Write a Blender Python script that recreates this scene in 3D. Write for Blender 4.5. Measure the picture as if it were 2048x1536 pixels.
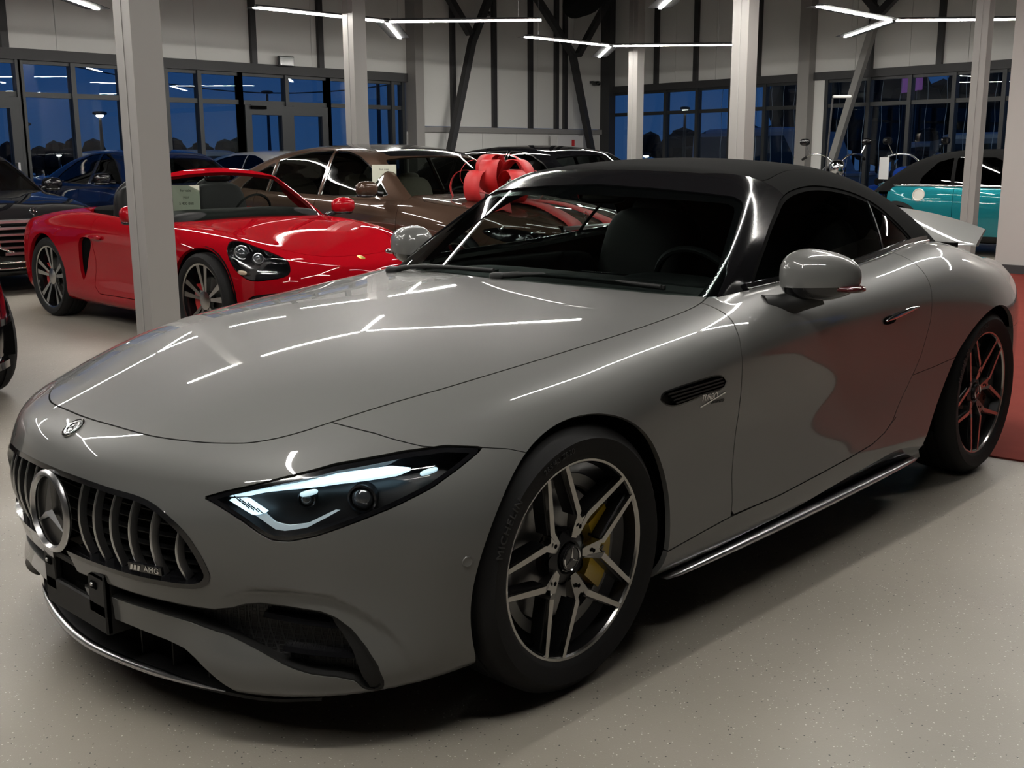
import bpy, math, random, time
import numpy as np
from mathutils import Vector, Matrix
T0 = time.time()
for o in list(bpy.data.objects): bpy.data.objects.remove(o)
SC = bpy.context.scene; COL = SC.collection
rnd = random.Random(7)
# ---------------------------------------------------------------- camera (x = ahead of the grey car, y = its left, z up, metres)
cd = bpy.data.cameras.new('camera'); cam = bpy.data.objects.new('camera', cd); COL.objects.link(cam); SC.camera = cam
cd.sensor_width = 36; cd.lens = 2192.13/2048*36; cd.clip_start = .05; cd.clip_end = 400
yaw, pit, roll = math.radians(223.4256), math.radians(11.7772), math.radians(-.3068)
fw = Vector((math.cos(yaw)*math.cos(pit), math.sin(yaw)*math.cos(pit), -math.sin(pit)))
rt = fw.cross(Vector((0, 0, 1))).normalized(); up = rt.cross(fw)
r2 = rt*math.cos(roll)+up*math.sin(roll); u2 = up*math.cos(roll)-rt*math.sin(roll)
cam.matrix_world = Matrix(((r2.x, u2.x, -fw.x, 2.0267), (r2.y, u2.y, -fw.y, 2.6256), (r2.z, u2.z, -fw.z, 1.3593), (0, 0, 0, 1)))
# ---------------------------------------------------------------- dusk sky and exposure
w = bpy.data.worlds.new('dusk'); SC.world = w; w.use_nodes = True; nt = w.node_tree
bg = nt.nodes['Background']; tc = nt.nodes.new('ShaderNodeTexCoord'); sp = nt.nodes.new('ShaderNodeSeparateXYZ'); cr = nt.nodes.new('ShaderNodeValToRGB')
nt.links.new(tc.outputs['Generated'], sp.inputs[0]); nt.links.new(sp.outputs['Z'], cr.inputs[0]); nt.links.new(cr.outputs[0], bg.inputs[0])
e = cr.color_ramp.elements
e[0].position = 0; e[0].color = (.045, .125, .31, 1); e[1].position = .6; e[1].color = (.012, .045, .15, 1)
q = e.new(.12); q.color = (.022, .105, .34, 1)
bg.inputs[1].default_value = .5
vs = SC.view_settings; vs.view_transform = 'Standard'; vs.look = 'None'; vs.exposure = 0; vs.gamma = 1; vs.use_curve_mapping = False
LED = 140.0           # radiance of the showroom's LED tubes
import math
import numpy as np
# ---------------------------------------------------------------- numeric tools
def spl(xs, ys):
    """natural cubic spline, linear beyond its ends"""
    xs = np.asarray(xs, float); ys = np.asarray(ys, float)
    o = np.argsort(xs); xs = xs[o]; ys = ys[o]
    n = len(xs); h = np.diff(xs); A = np.zeros((n, n)); b = np.zeros(n)
    A[0, 0] = A[-1, -1] = 1
    for i in range(1, n-1):
        A[i, i-1] = h[i-1]; A[i, i] = 2*(h[i-1]+h[i]); A[i, i+1] = h[i]
        b[i] = 3*((ys[i+1]-ys[i])/h[i]-(ys[i]-ys[i-1])/h[i-1])
    c = np.linalg.solve(A, b)
    def f(x):
        x = np.asarray(x, float)
        i = np.clip(np.searchsorted(xs, x)-1, 0, n-2)
        t = np.clip(x, xs[0], xs[-1])-xs[i]
        B = (ys[i+1]-ys[i])/h[i]-h[i]*(2*c[i]+c[i+1])/3
        D = (c[i+1]-c[i])/(3*h[i])
        r = ys[i]+B*t+c[i]*t*t+D*t**3
        dx = x-np.clip(x, xs[0], xs[-1])
        return r+dx*(B+2*c[i]*t+3*D*t*t)
    return f

class Tab2:
    """C1 bicubic lookup on a uniform grid (mirrored at its borders)"""
    def __init__(s, x0, dx, y0, dy, T):
        s.a = (x0, dx, y0, dy); T = np.asarray(T, float); s.n = T.shape
        s.P = np.pad(T, ((1, 2), (1, 2)), mode='reflect').ravel(); s.W = T.shape[1]+3
    def __call__(s, x, y):
        x0, dx, y0, dy = s.a; nx, ny = s.n; W = s.W
        u = np.minimum(np.maximum((x-x0)/dx, 0), nx-1.001); v = np.minimum(np.maximum((y-y0)/dy, 0), ny-1.001)
        i = u.astype(np.int64); j = v.astype(np.int64); u -= i; v -= j; k = i*W+j
        def w(t): t2 = t*t; t3 = t2*t; return (t2-.5*(t3+t), 1.5*t3-2.5*t2+1, 2*t2-1.5*t3+.5*t, .5*(t3-t2))
        wu = w(u); wv = w(v); r = 0
        for a in range(4):
            q = wv[0]*s.P.take(k+a*W); 
            for b in (1, 2, 3): q += wv[b]*s.P.take(k+(a*W+b))
            q *= wu[a]; r = r+q
        return r

def blur(T, sig, axis, mode='edge'):
    if sig <= 0: return T
    n = int(3*sig+1); k = np.exp(-.5*(np.arange(-n, n+1)/sig)**2); k /= k.sum()
    p = [(0, 0), (0, 0)]; p[axis] = (n, n)
    P = np.pad(T, p, mode=mode)
    return np.apply_along_axis(lambda m: np.convolve(m, k, 'valid'), axis, P)

def catmull(P, m=24):
    """dense centripetal Catmull-Rom through P (first and last are ghosts)"""
    P = np.asarray(P, float); out = []
    for i in range(1, len(P)-2):
        p0, p1, p2, p3 = P[i-1:i+3]
        t = np.cumsum([0]+[max(np.linalg.norm(b-a), 1e-6)**.5 for a, b in ((p0, p1), (p1, p2), (p2, p3))])
        s = np.linspace(t[1], t[2], m, endpoint=False)[:, None]
        A1 = (t[1]-s)/(t[1]-t[0])*p0+(s-t[0])/(t[1]-t[0])*p1
        A2 = (t[2]-s)/(t[2]-t[1])*p1+(s-t[1])/(t[2]-t[1])*p2
        A3 = (t[3]-s)/(t[3]-t[2])*p2+(s-t[2])/(t[3]-t[2])*p3
        B1 = (t[2]-s)/(t[2]-t[0])*A1+(s-t[0])/(t[2]-t[0])*A2
        B2 = (t[3]-s)/(t[3]-t[1])*A2+(s-t[1])/(t[3]-t[1])*A3
        out.append((t[2]-s)/(t[2]-t[1])*B1+(s-t[1])/(t[2]-t[1])*B2)
    out.append(P[-2][None]); return np.concatenate(out)

def section_table(stations, zc, x0, x1, nx=180, nth=240, bx=3.5, bt=2.2):
    """stations {x: [(y,z)...] from underside centre to top centre} -> polar radius table r(x,theta)"""
    X = sorted(stations); n = len(stations[X[0]])
    fy = [spl(X, [stations[x][i][0] for x in X]) for i in range(n)]
    fz = [spl(X, [stations[x][i][1] for x in X]) for i in range(n)]
    xs = np.linspace(x0, x1, nx); th = np.linspace(-math.pi/2, math.pi/2, nth)
    T = np.zeros((nx, nth))
    for k, x in enumerate(xs):
        P = np.array([(fy[i](x), fz[i](x)) for i in range(n)])
        P[0, 0] = P[-1, 0] = 0; P[:, 0] = np.maximum(P[:, 0], 0)
        Q = np.vstack([[-P[1, 0], P[1, 1]], P, [-P[-2, 0], P[-2, 1]]])
        c = catmull(Q); a = np.arctan2(c[:, 1]-zc, c[:, 0]); r = np.hypot(c[:, 0], c[:, 1]-zc)
        a = np.maximum.accumulate(a)+np.arange(len(a))*1e-9
        T[k] = np.interp(th, a, r)
    T = blur(blur(T, bx, 0), bt, 1, 'reflect')
    return Tab2(x0, (x1-x0)/(nx-1), -math.pi/2, math.pi/(nth-1), T)

def grid_table(ys, zs, V, n=90, b=4):
    """coarse table V[z][y] even in y -> fine bicubic table"""
    V = np.asarray(V, float); yy = np.linspace(ys[0], ys[-1], n); zz = np.linspace(zs[0], zs[-1], n)
    full = np.concatenate([-np.array(ys[:0:-1]), ys])
    A = np.array([spl(full, np.concatenate([r[:0:-1], r]))(yy) for r in V])
    B = np.array([spl(zs, A[:, j])(zz) for j in range(n)])
    B = blur(B, b, 1); P = np.concatenate([B[:0:-1], B]); B = blur(P, b, 0)[n-1:]
    dy = (ys[-1]-ys[0])/(n-1); dz = (zs[-1]-zs[0])/(n-1)
    t = Tab2(ys[0], dy, zs[0], dz, B)
    gy, gz = np.gradient(B, dy, dz); N = 1/np.sqrt(1+gy**2+gz**2)
    t.N = Tab2(ys[0], dy, zs[0], dz, blur(blur(N, 4, 1), 4, 0)); return t

def smax(a, b, k):
    h = np.maximum(k-np.abs(a-b), 0)/k
    return np.maximum(a, b)+h*h*h*k/6
def smin(a, b, k): return -smax(-a, -b, k)

def sdpoly(P, x, y, closed=True):
    """signed distance to a polygon (negative inside); unsigned to a polyline when open"""
    P = np.asarray(P, float); x = np.asarray(x, float); y = np.asarray(y, float)
    d = np.full(x.shape, 1e9); s = np.ones(x.shape)
    n = len(P)
    for i in range(n if closed else n-1):
        a = P[i]; b = P[(i+1) % n]; e = b-a; L = e@e+1e-18
        wx = x-a[0]; wy = y-a[1]; t = np.clip((wx*e[0]+wy*e[1])/L, 0, 1)
        d = np.minimum(d, (wx-t*e[0])**2+(wy-t*e[1])**2)
        if closed:
            c1 = y >= a[1]; c2 = y < b[1]; c3 = e[0]*wy > e[1]*wx
            s = np.where((c1 & c2 & c3) | (~c1 & ~c2 & ~c3), -s, s)
    return np.sqrt(d)*s if closed else np.sqrt(d)

def smooth_closed(P, m=8):
    P = np.asarray(P, float); n = len(P)
    Q = np.vstack([P[-1], P, P[0], P[1]]); return catmull(Q, m)[:-1]
def smooth_open(P, m=8):
    P = np.asarray(P, float); return catmull(np.vstack([2*P[0]-P[1], P, 2*P[-1]-P[-2]]), m)

def grad(f, P, h=.002):
    g = np.stack([f(P+np.array(e)*h)-f(P-np.array(e)*h) for e in ((1, 0, 0), (0, 1, 0), (0, 0, 1))], -1)/(2*h)
    return g
def snap(f, P, it=3):
    for _ in range(it):
        g = grad(f, P); P = P-(f(P)/np.maximum((g*g).sum(-1), 1e-6))[:, None]*g
    return P
def cast(f, O, D, tmax, it=24):
    """first zero of f along O+tD from inside outwards (star-shaped)"""
    lo = np.zeros(len(O)); hi = np.full(len(O), float(tmax))
    for _ in range(it):
        m = .5*(lo+hi); v = f(O+D*m[:, None]) < 0
        lo = np.where(v, m, lo); hi = np.where(v, hi, m)
    return O+D*(.5*(lo+hi))[:, None]

# ---------------------------------------------------------------- surface mesh that can be cut along curves
class Surf:
    def __init__(s, f, V, F): s.f = f; s.V = V; s.F = F
    def cut(s, field, refine=1):
        """split along field=0 -> (inside, outside)"""
        V = s.V; d = field(V); d = np.where(np.abs(d) < 1e-7, 1e-7, d); neg = d < 0
        new = {}; pend = []; A = []; B = []
        nl = neg.tolist(); nv = len(V)
        for F in s.F:
            st = [nl[i] for i in F]
            if all(st): A.append(F); continue
            if not any(st): B.append(F); continue
            a = []; b = []; n = len(F)
            for k in range(n):
                i = F[k]; j = F[(k+1) % n]
                (a if nl[i] else b).append(i)
                if nl[i] != nl[j]:
                    key = (i, j) if i < j else (j, i); q = new.get(key)
                    if q is None: q = nv+len(pend); new[key] = q; pend.append(key)
                    a.append(q); b.append(q)
            if len(a) > 2: A.append(a)
            if len(b) > 2: B.append(b)
        if pend:
            E = np.array(pend); p = V[E[:, 0]]; q = V[E[:, 1]]; d0 = d[E[:, 0]]; d1 = d[E[:, 1]]
            t = d0/(d0-d1)
            for _ in range(refine):
                m = p+(q-p)*t[:, None]; dm = field(m)
                same = (dm < 0) == (d0 < 0)
                t2 = np.where(same, t+(1-t)*dm/(dm-d1+1e-12), t*d0/(d0-dm+1e-12))
                t = np.clip(np.where(np.isfinite(t2), t2, t), .001, .999)
            m = p+(q-p)*t[:, None]
            flat = np.abs(p[:, 1])+np.abs(q[:, 1]) < 1e-7
            m = snap(s.f, m, 1); m[flat, 1] = 0
            V = np.vstack([V, m])
        r = []
        for X in (A, B):
            q = Surf(s.f, V, X)
            if X and len(X) < .45*len(V): q = Surf(s.f, *q.compact())
            r.append(q)
        return r
    def keep(s, field): return s.cut(field)[0]
    def drop(s, field): return s.cut(field)[1]
    def compact(s):
        idx = np.unique(np.concatenate([np.array(F) for F in s.F])) if s.F else np.zeros(0, int)
        mp = np.full(len(s.V), -1); mp[idx] = np.arange(len(idx))
        return s.V[idx], [[int(mp[i]) for i in F] for F in s.F]

def pieces(S, least=24):
    """connected pieces of a cut surface"""
    n = len(S.V); p = np.arange(n)
    E = np.array([(f[0], v) for f in S.F for v in f[1:]])
    if len(E) == 0: return []
    while True:
        q = p.copy(); np.minimum.at(q, E[:, 0], p[E[:, 1]]); np.minimum.at(q, E[:, 1], p[E[:, 0]]); q = q[q]
        if (q == p).all(): break
        p = q
    d = {}
    for f in S.F: d.setdefault(int(p[f[0]]), []).append(f)
    return [Surf(S.f, S.V, F) for F in sorted(d.values(), key=len, reverse=True) if len(F) >= least]

def capsule_grid(f, xf, xr, zs, nf, nm, nr, nth, th0=-1.35, tmax=2.2, rtilt=0):
    """rays leave a spine (xf..xr, y=0, zs) and meet the surface; half car, y >= 0"""
    ph = np.linspace(math.pi/2*.985, 0, nf, endpoint=False)
    O = [(xf, p) for p in ph]+[(x, 0) for x in np.linspace(xf, xr, nm, endpoint=False)]+[(xr, -p) for p in np.linspace(0, math.pi/2*.985, nr)]
    th = np.linspace(th0, math.pi/2, nth)
    ox = np.array([o[0] for o in O]); ph = np.array([o[1] for o in O])
    OX, TH = np.meshgrid(ox, th, indexing='ij'); PH = np.meshgrid(ph, th, indexing='ij')[0]
    D = np.stack([np.sin(PH), np.cos(PH)*np.cos(TH), np.cos(PH)*np.sin(TH)], -1).reshape(-1, 3)
    P = np.stack([OX, 0*OX, 0*OX+zs], -1).reshape(-1, 3)
    V = cast(f, P, D, tmax)
    nu = len(O); g = np.arange(nu*nth).reshape(nu, nth)
    V[g[:, -1], 1] = 0
    F = np.stack([g[:-1, :-1], g[:-1, 1:], g[1:, 1:], g[1:, :-1]], -1).reshape(-1, 4).tolist()
    return Surf(f, V, F)
# ---------------------------------------------------------------- materials
def nodes(m):
    m.use_nodes = True; return m.node_tree.nodes, m.node_tree.links
def pm(name, col, rough=.5, metal=0., coat=0., spec=.5, emit=None, es=0., bump=None, var=None, sheen=0.):
    """procedural principled material; bump=(scale,strength), var=(scale,amount)"""
    m = bpy.data.materials.get(name)
    if m: return m
    m = bpy.data.materials.new(name); N, L = nodes(m); b = N['Principled BSDF']
    b.inputs['Base Color'].default_value = (*col, 1); b.inputs['Roughness'].default_value = rough; b.inputs['Metallic'].default_value = metal
    b.inputs['Coat Weight'].default_value = coat; b.inputs['Coat Roughness'].default_value = .02; b.inputs['Specular IOR Level'].default_value = spec
    b.inputs['Sheen Weight'].default_value = sheen
    if emit: b.inputs['Emission Color'].default_value = (*emit, 1); b.inputs['Emission Strength'].default_value = es
    if bump or var:
        tc = N.new('ShaderNodeTexCoord')
    if var:
        n = N.new('ShaderNodeTexNoise'); n.inputs['Scale'].default_value = var[0]; n.inputs['Detail'].default_value = 4
        L.new(tc.outputs['Object'], n.inputs['Vector']); mx = N.new('ShaderNodeMix'); mx.data_type = 'RGBA'
        mx.inputs[6].default_value = (*[c*(1-var[1]) for c in col], 1); mx.inputs[7].default_value = (*[min(1, c*(1+var[1])) for c in col], 1)
        L.new(n.outputs['Fac'], mx.inputs[0]); L.new(mx.outputs[2], b.inputs['Base Color'])
    if bump:
        n = N.new('ShaderNodeTexNoise'); n.inputs['Scale'].default_value = bump[0]; n.inputs['Detail'].default_value = 3
        L.new(tc.outputs['Object'], n.inputs['Vector']); bn = N.new('ShaderNodeBump'); bn.inputs['Strength'].default_value = bump[1]; bn.inputs['Distance'].default_value = .002
        L.new(n.outputs['Fac'], bn.inputs['Height']); L.new(bn.outputs['Normal'], b.inputs['Normal'])
    return m
def glass(name, tint, ior=1.5, rough=0.):
    """sheet glass: fresnel mirror over a tinted clear layer"""
    m = bpy.data.materials.get(name)
    if m: return m
    m = bpy.data.materials.new(name); N, L = nodes(m); N.remove(N['Principled BSDF']); out = N['Material Output']
    t = N.new('ShaderNodeBsdfTransparent'); t.inputs[0].default_value = (*tint, 1)
    g = N.new('ShaderNodeBsdfGlossy'); g.inputs['Roughness'].default_value = rough
    # Schlick reflectance, the same from both faces of the sheet
    f0 = ((ior-1)/(ior+1))**2; ge = N.new('ShaderNodeNewGeometry'); dt = N.new('ShaderNodeVectorMath'); dt.operation = 'DOT_PRODUCT'; L.new(ge.outputs['Normal'], dt.inputs[0]); L.new(ge.outputs['Incoming'], dt.inputs[1])
    def mth(op, a, b_=None, c=None):
        n = N.new('ShaderNodeMath'); n.operation = op
        for i, v in enumerate((a, b_, c)):
            if v is None: continue
            if isinstance(v, (int, float)): n.inputs[i].default_value = v
            else: L.new(v, n.inputs[i])
        return n.outputs[0]
    k = mth('POWER', mth('SUBTRACT', 1., mth('MINIMUM', mth('ABSOLUTE', dt.outputs['Value']), 1.)), 5.); fr = mth('MULTIPLY_ADD', k, 1-f0, f0)
    mx = N.new('ShaderNodeMixShader')
    L.new(fr, mx.inputs[0]); L.new(t.outputs[0], mx.inputs[1]); L.new(g.outputs[0], mx.inputs[2]); L.new(mx.outputs[0], out.inputs[0])
    return m
def paint(name, col, rough=.45, metal=0., coat=1., spec=0.): return pm(name, col, rough, metal, coat, spec)
M_black = pm('black gloss', (.006, .006, .007), .12, coat=.6)
M_matte = pm('black plastic', (.012, .012, .012), .55, spec=.3, bump=(900, .15))
M_dark = pm('dark cavity', (.003, .003, .003), .9, spec=.04)
M_chrome = pm('chrome', (.75, .75, .75), .08, 1.)
M_satin = pm('satin silver', (.55, .55, .56), .28, 1.)
M_rubber = pm('tyre rubber', (.010, .010, .0105), .7, spec=.25, bump=(140, .2))
M_fabric = pm('black roof fabric', (.011, .011, .011), .95, bump=(700, .5), spec=.03)
M_leather = pm('black leather', (.005, .005, .0055), .6, spec=.2, bump=(260, .35))
M_disc = pm('brake steel', (.28, .28, .28), .35, 1., bump=(60, .2))
M_yellow = pm('yellow caliper', (.62, .42, .02), .3, coat=.5)
G_wind = glass('windscreen glass', (.50, .57, .55))
G_tint = glass('tinted side glass', (.55, .60, .58))
G_lens = glass('clear lamp cover', (.93, .94, .95), 1.45)

# ---------------------------------------------------------------- object helpers
def mesh(name, V, F, m=None, parent=None, smooth=False, ln=None):
    me = bpy.data.meshes.new(name); me.from_pydata(np.asarray(V, float).tolist(), [], F if isinstance(F, list) else F.tolist()); 
    if m: me.materials.append(m)
    if smooth or ln is not None: me.polygons.foreach_set('use_smooth', [True]*len(me.polygons))
    me.update()
    if ln is not None: me.normals_split_custom_set(np.asarray(ln, float).tolist())
    o = bpy.data.objects.new(name, me); COL.objects.link(o)
    if parent: o.parent = parent
    return o
def empty(name, loc=(0, 0, 0), rz=0, parent=None):
    o = bpy.data.objects.new(name, None); COL.objects.link(o); o.location = loc; o.rotation_euler = (0, 0, rz); o.empty_display_size = .1
    if parent: o.parent = parent
    return o
def tag(o, label=None, cat=None, group=None, kind=None):
    if label: o['label'] = label
    if cat: o['category'] = cat
    if group: o['group'] = group
    if kind: o['kind'] = kind
    return o
def copy_tree(o, parent=None):
    c = o.copy(); COL.objects.link(c); c.parent = parent
    for ch in list(o.children): copy_tree(ch, c)
    return c
class MB:
    """collects simple solids into one mesh"""
    def __init__(s): s.V = []; s.F = []
    def add(s, V, F):
        n = len(s.V); s.V += [tuple(map(float, v)) for v in V]; s.F += [[i+n for i in f] for f in F]; return s
    def box(s, c, d, R=None, ch=0.):
        """box centre c, full size d, optional 3x3 R, chamfer ch"""
        hx, hy, hz = d[0]/2, d[1]/2, d[2]/2
        if ch:
            ch = min(ch, .45*min(d)); V = []
            for sx in (-1, 1):
                for sy in (-1, 1):
                    for sz in (-1, 1): V += [(sx*(hx-ch), sy*(hy-ch), sz*hz), (sx*(hx-ch), sy*hy, sz*(hz-ch)), (sx*hx, sy*(hy-ch), sz*(hz-ch))]
            V = np.array(V); F = hull_faces(V)
        else:
            V = np.array([(x*hx, y*hy, z*hz) for x in (-1, 1) for y in (-1, 1) for z in (-1, 1)])
            F = [[0, 1, 3, 2], [4, 6, 7, 5], [0, 4, 5, 1], [2, 3, 7, 6], [0, 2, 6, 4], [1, 5, 7, 3]]
        if R is not None: V = V@np.asarray(R).T
        return s.add(V+np.asarray(c), F)
    def bar(s, a, b, w, h, upv=(0, 0, 1)):
        a = np.asarray(a, float); b = np.asarray(b, float); d = b-a; L = np.linalg.norm(d); d = d/L
        x = np.cross(d, upv)
        if np.linalg.norm(x) < 1e-6: x = np.cross(d, (1, 0, 0))
        x /= np.linalg.norm(x); z = np.cross(x, d)
        return s.box((a+b)/2, (w, L, h), np.stack([x, d, z], 1))
    def tube(s, P, r, n=8, closed=False, cap=True):
        P = np.asarray(P, float); m = len(P); r = np.broadcast_to(r, (m,))
        ref = None; V = []
        for i in range(m):
            t = P[(i+1) % m]-P[i-1] if closed else P[min(i+1, m-1)]-P[max(i-1, 0)]
            t = t/np.linalg.norm(t)
            if ref is None:
                ref = np.cross(t, (0, 0, 1)); 
                if np.linalg.norm(ref) < .1: ref = np.cross(t, (0, 1, 0))
            ref = ref-t*(ref@t); ref /= np.linalg.norm(ref); b = np.cross(t, ref)
            for k in range(n):
                a = 2*math.pi*k/n; V.append(P[i]+r[i]*(math.cos(a)*ref+math.sin(a)*b))
        F = [[i*n+k, i*n+(k+1) % n, ((i+1) % m)*n+(k+1) % n, ((i+1) % m)*n+k] for i in range(m if closed else m-1) for k in range(n)]
        if cap and not closed: F += [list(range(n))[::-1], [(m-1)*n+k for k in range(n)]]
        return s.add(V, F)
    def lathe(s, prof, n=48, axis='y', c=(0, 0, 0), closed=False):
        """prof [(r, h)] turned about an axis through c"""
        m = len(prof); V = []
        for i in range(n):
            a = 2*math.pi*i/n; ca, sa = math.cos(a), math.sin(a)
            for r, h in prof:
                V.append({'y': (r*ca, h, r*sa), 'z': (r*ca, r*sa, h), 'x': (h, r*ca, r*sa)}[axis])
        F = [[i*m+k, i*m+(k+1) % m, ((i+1) % n)*m+(k+1) % m, ((i+1) % n)*m+k] for i in range(n) for k in range(m if closed else m-1)]
        return s.add(np.array(V)+np.asarray(c), F)
    def prism(s, poly, h0, h1, axis='z', c=(0, 0, 0)):
        """2-D polygon extruded along an axis: z:(x,y) y:(x,z) x:(y,z)"""
        n = len(poly); f = {'z': lambda p, h: (p[0], p[1], h), 'y': lambda p, h: (p[0], h, p[1]), 'x': lambda p, h: (h, p[0], p[1])}[axis]
        V = [f(p, h0) for p in poly]+[f(p, h1) for p in poly]
        F = [list(range(n))[::-1], [n+i for i in range(n)]]+[[i, (i+1) % n, n+(i+1) % n, n+i] for i in range(n)]
        return s.add(np.array(V)+np.asarray(c), F)
    def sweep(s, P, prof, upv=(0, 0, 1), closed=False, cap=True):
        """profile [(side, up)] swept along P"""
        P = np.asarray(P, float); m = len(P); n = len(prof); V = []; upv = np.asarray(upv, float)
        for i in range(m):
            t = P[(i+1) % m]-P[i-1] if closed else P[min(i+1, m-1)]-P[max(i-1, 0)]
            t /= np.linalg.norm(t); x = np.cross(t, upv); x /= np.linalg.norm(x); z = np.cross(x, t)
            V += [P[i]+a*x+b*z for a, b in prof]
        F = [[i*n+k, i*n+(k+1) % n, ((i+1) % m)*n+(k+1) % n, ((i+1) % m)*n+k] for i in range(m if closed else m-1) for k in range(n)]
        if cap and not closed: F += [list(range(n))[::-1], [(m-1)*n+k for k in range(n)]]
        return s.add(V, F)
    def superq(s, c, r, e1=.5, e2=.5, n=24, R=None, fn=None):
        """superellipsoid, radii r, exponents e (1 = sphere, small = boxy)"""
        V = []; g = lambda v, e: math.copysign(abs(v)**e, v)
        for i in range(n//2+1):
            a = -math.pi/2+math.pi*i/(n//2)
            for k in range(n):
                b = 2*math.pi*k/n
                V.append((r[0]*g(math.cos(a), e1)*g(math.cos(b), e2), r[1]*g(math.cos(a), e1)*g(math.sin(b), e2), r[2]*g(math.sin(a), e1)))
        V = np.array(V)
        if fn is not None: V = fn(V)
        if R is not None: V = V@np.asarray(R).T
        F = [[i*n+k, i*n+(k+1) % n, (i+1)*n+(k+1) % n, (i+1)*n+k] for i in range(n//2) for k in range(n)]
        return s.add(V+np.asarray(c), F)
    def xf(s, M):
        V = np.array(s.V); M = np.asarray(M); s.V = [tuple(v) for v in V@M[:3, :3].T+M[:3, 3]]; return s
    def build(s, name, m, parent=None, smooth=None, flip=False):
        V = np.array(s.V); 
        o = mesh(name, V, s.F, m, parent)
        if flip or smooth is not None:
            me = o.data
        if smooth is not None:
            import bmesh
            bm = bmesh.new(); bm.from_mesh(o.data); bmesh.ops.remove_doubles(bm, verts=bm.verts, dist=1e-6); bmesh.ops.recalc_face_normals(bm, faces=bm.faces); bm.to_mesh(o.data); bm.free()
            o.data.polygons.foreach_set('use_smooth', [True]*len(o.data.polygons)); o.data.set_sharp_from_angle(angle=math.radians(smooth))
        return o
def hull_faces(V):
    import bmesh
    bm = bmesh.new(); [bm.verts.new(v) for v in V]; bm.verts.index_update(); bmesh.ops.convex_hull(bm, input=bm.verts)
    bm.verts.index_update(); F = [[v.index for v in f.verts] for f in bm.faces]; bm.free(); return F
def rotz(a): return np.array([[math.cos(a), -math.sin(a), 0], [math.sin(a), math.cos(a), 0], [0, 0, 1]])
def frame(n, upv=(0, 0, 1)):
    """columns: right, up, normal for something facing n"""
    n = np.asarray(n, float); n = n/np.linalg.norm(n); r = np.cross(upv, n); r /= np.linalg.norm(r); return np.stack([r, np.cross(n, r), n], 1)
def text_mesh(name, txt, size, m, parent, M, ext=.0008, shear=0., align='CENTER', space=1.):
    """raised lettering as a mesh; M 4x4 or None; text lies in local xy, raised along z"""
    cu = bpy.data.curves.new(name, 'FONT'); cu.body = txt; cu.size = size; cu.extrude = ext; cu.shear = shear; cu.align_x = align; cu.align_y = 'CENTER'; cu.resolution_u = 3; cu.space_character = space
    t = bpy.data.objects.new(name, cu); COL.objects.link(t)
    me = bpy.data.meshes.new_from_object(t.evaluated_get(bpy.context.evaluated_depsgraph_get())); bpy.data.objects.remove(t)
    me.name = name; me.materials.clear(); me.materials.append(m)
    if callable(M):
        n = len(me.vertices); a = np.zeros(n*3); me.vertices.foreach_get('co', a); a = M(a.reshape(-1, 3)); me.vertices.foreach_set('co', a.ravel())
    elif M is not None: me.transform(Matrix(np.asarray(M).tolist()))
    me.update(); o = bpy.data.objects.new(name, me); COL.objects.link(o); o.parent = parent; return o
def mat4(R, c):
    M = np.eye(4); M[:3, :3] = R; M[:3, 3] = c; return M

def panel(name, S, m, parent, side=1, depth=.016, off=0., rim=True, h=.002):
    """turn a cut surface into a panel with exact normals and a returned edge; side 0 = both halves joined"""
    V, F = S.compact()
    if not F: return None
    N = grad(S.f, V, h); N /= np.maximum(np.linalg.norm(N, axis=1), 1e-9)[:, None]
    zero = np.abs(V[:, 1]) < 1e-6; N[zero, 1] = 0; N /= np.linalg.norm(N, axis=1)[:, None]
    V = V+N*off
    q = np.array([f[:3] for f in F[::max(1, len(F)//400)]]); sg = np.einsum('ij,ij->i', np.cross(V[q[:, 1]]-V[q[:, 0]], V[q[:, 2]]-V[q[:, 0]]), N[q[:, 0]]).sum()
    G = [list(f) for f in F] if sg >= 0 else [f[::-1] for f in F]
    if side == 0:
        n = len(V); mp = np.arange(n)+n; mp[zero] = np.where(zero)[0]
        V = np.vstack([V, V*[1, -1, 1]]); N = np.vstack([N, N*[1, -1, 1]])
        G = G+[[int(mp[i]) for i in f[::-1]] for f in G]
    elif side < 0:
        V = V*[1, -1, 1]; N = N*[1, -1, 1]; G = [f[::-1] for f in G]
    ln = N[np.array([i for f in G for i in f])]
    if rim:
        cnt = {}
        for f in G:
            for a, b in zip(f, f[1:]+f[:1]): cnt[(a, b)] = 1
        B = [(a, b) for a, b in cnt if (b, a) not in cnt]
        if side != 0: B = [(a, b) for a, b in B if abs(V[a, 1]) > 1e-6 or abs(V[b, 1]) > 1e-6]
        ids = {}; base = len(V); W = []
        for a, b in B:
            for i in (a, b):
                if i not in ids: ids[i] = base+len(W); W.append(V[i]-N[i]*depth)
        if W: V = np.vstack([V, np.array(W)])
        if B:
            R4 = np.array([[b, a, ids[a], ids[b]] for a, b in B]); nn = np.cross(V[R4[:, 1]]-V[R4[:, 0]], V[R4[:, 3]]-V[R4[:, 0]]); nn /= np.maximum(np.linalg.norm(nn, axis=1), 1e-12)[:, None]
            G += R4.tolist(); ln = np.vstack([ln, np.repeat(nn, 4, 0)])
    # drop faces degenerate after compaction
    return mesh(name, V, G, m, parent, ln=ln)
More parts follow.
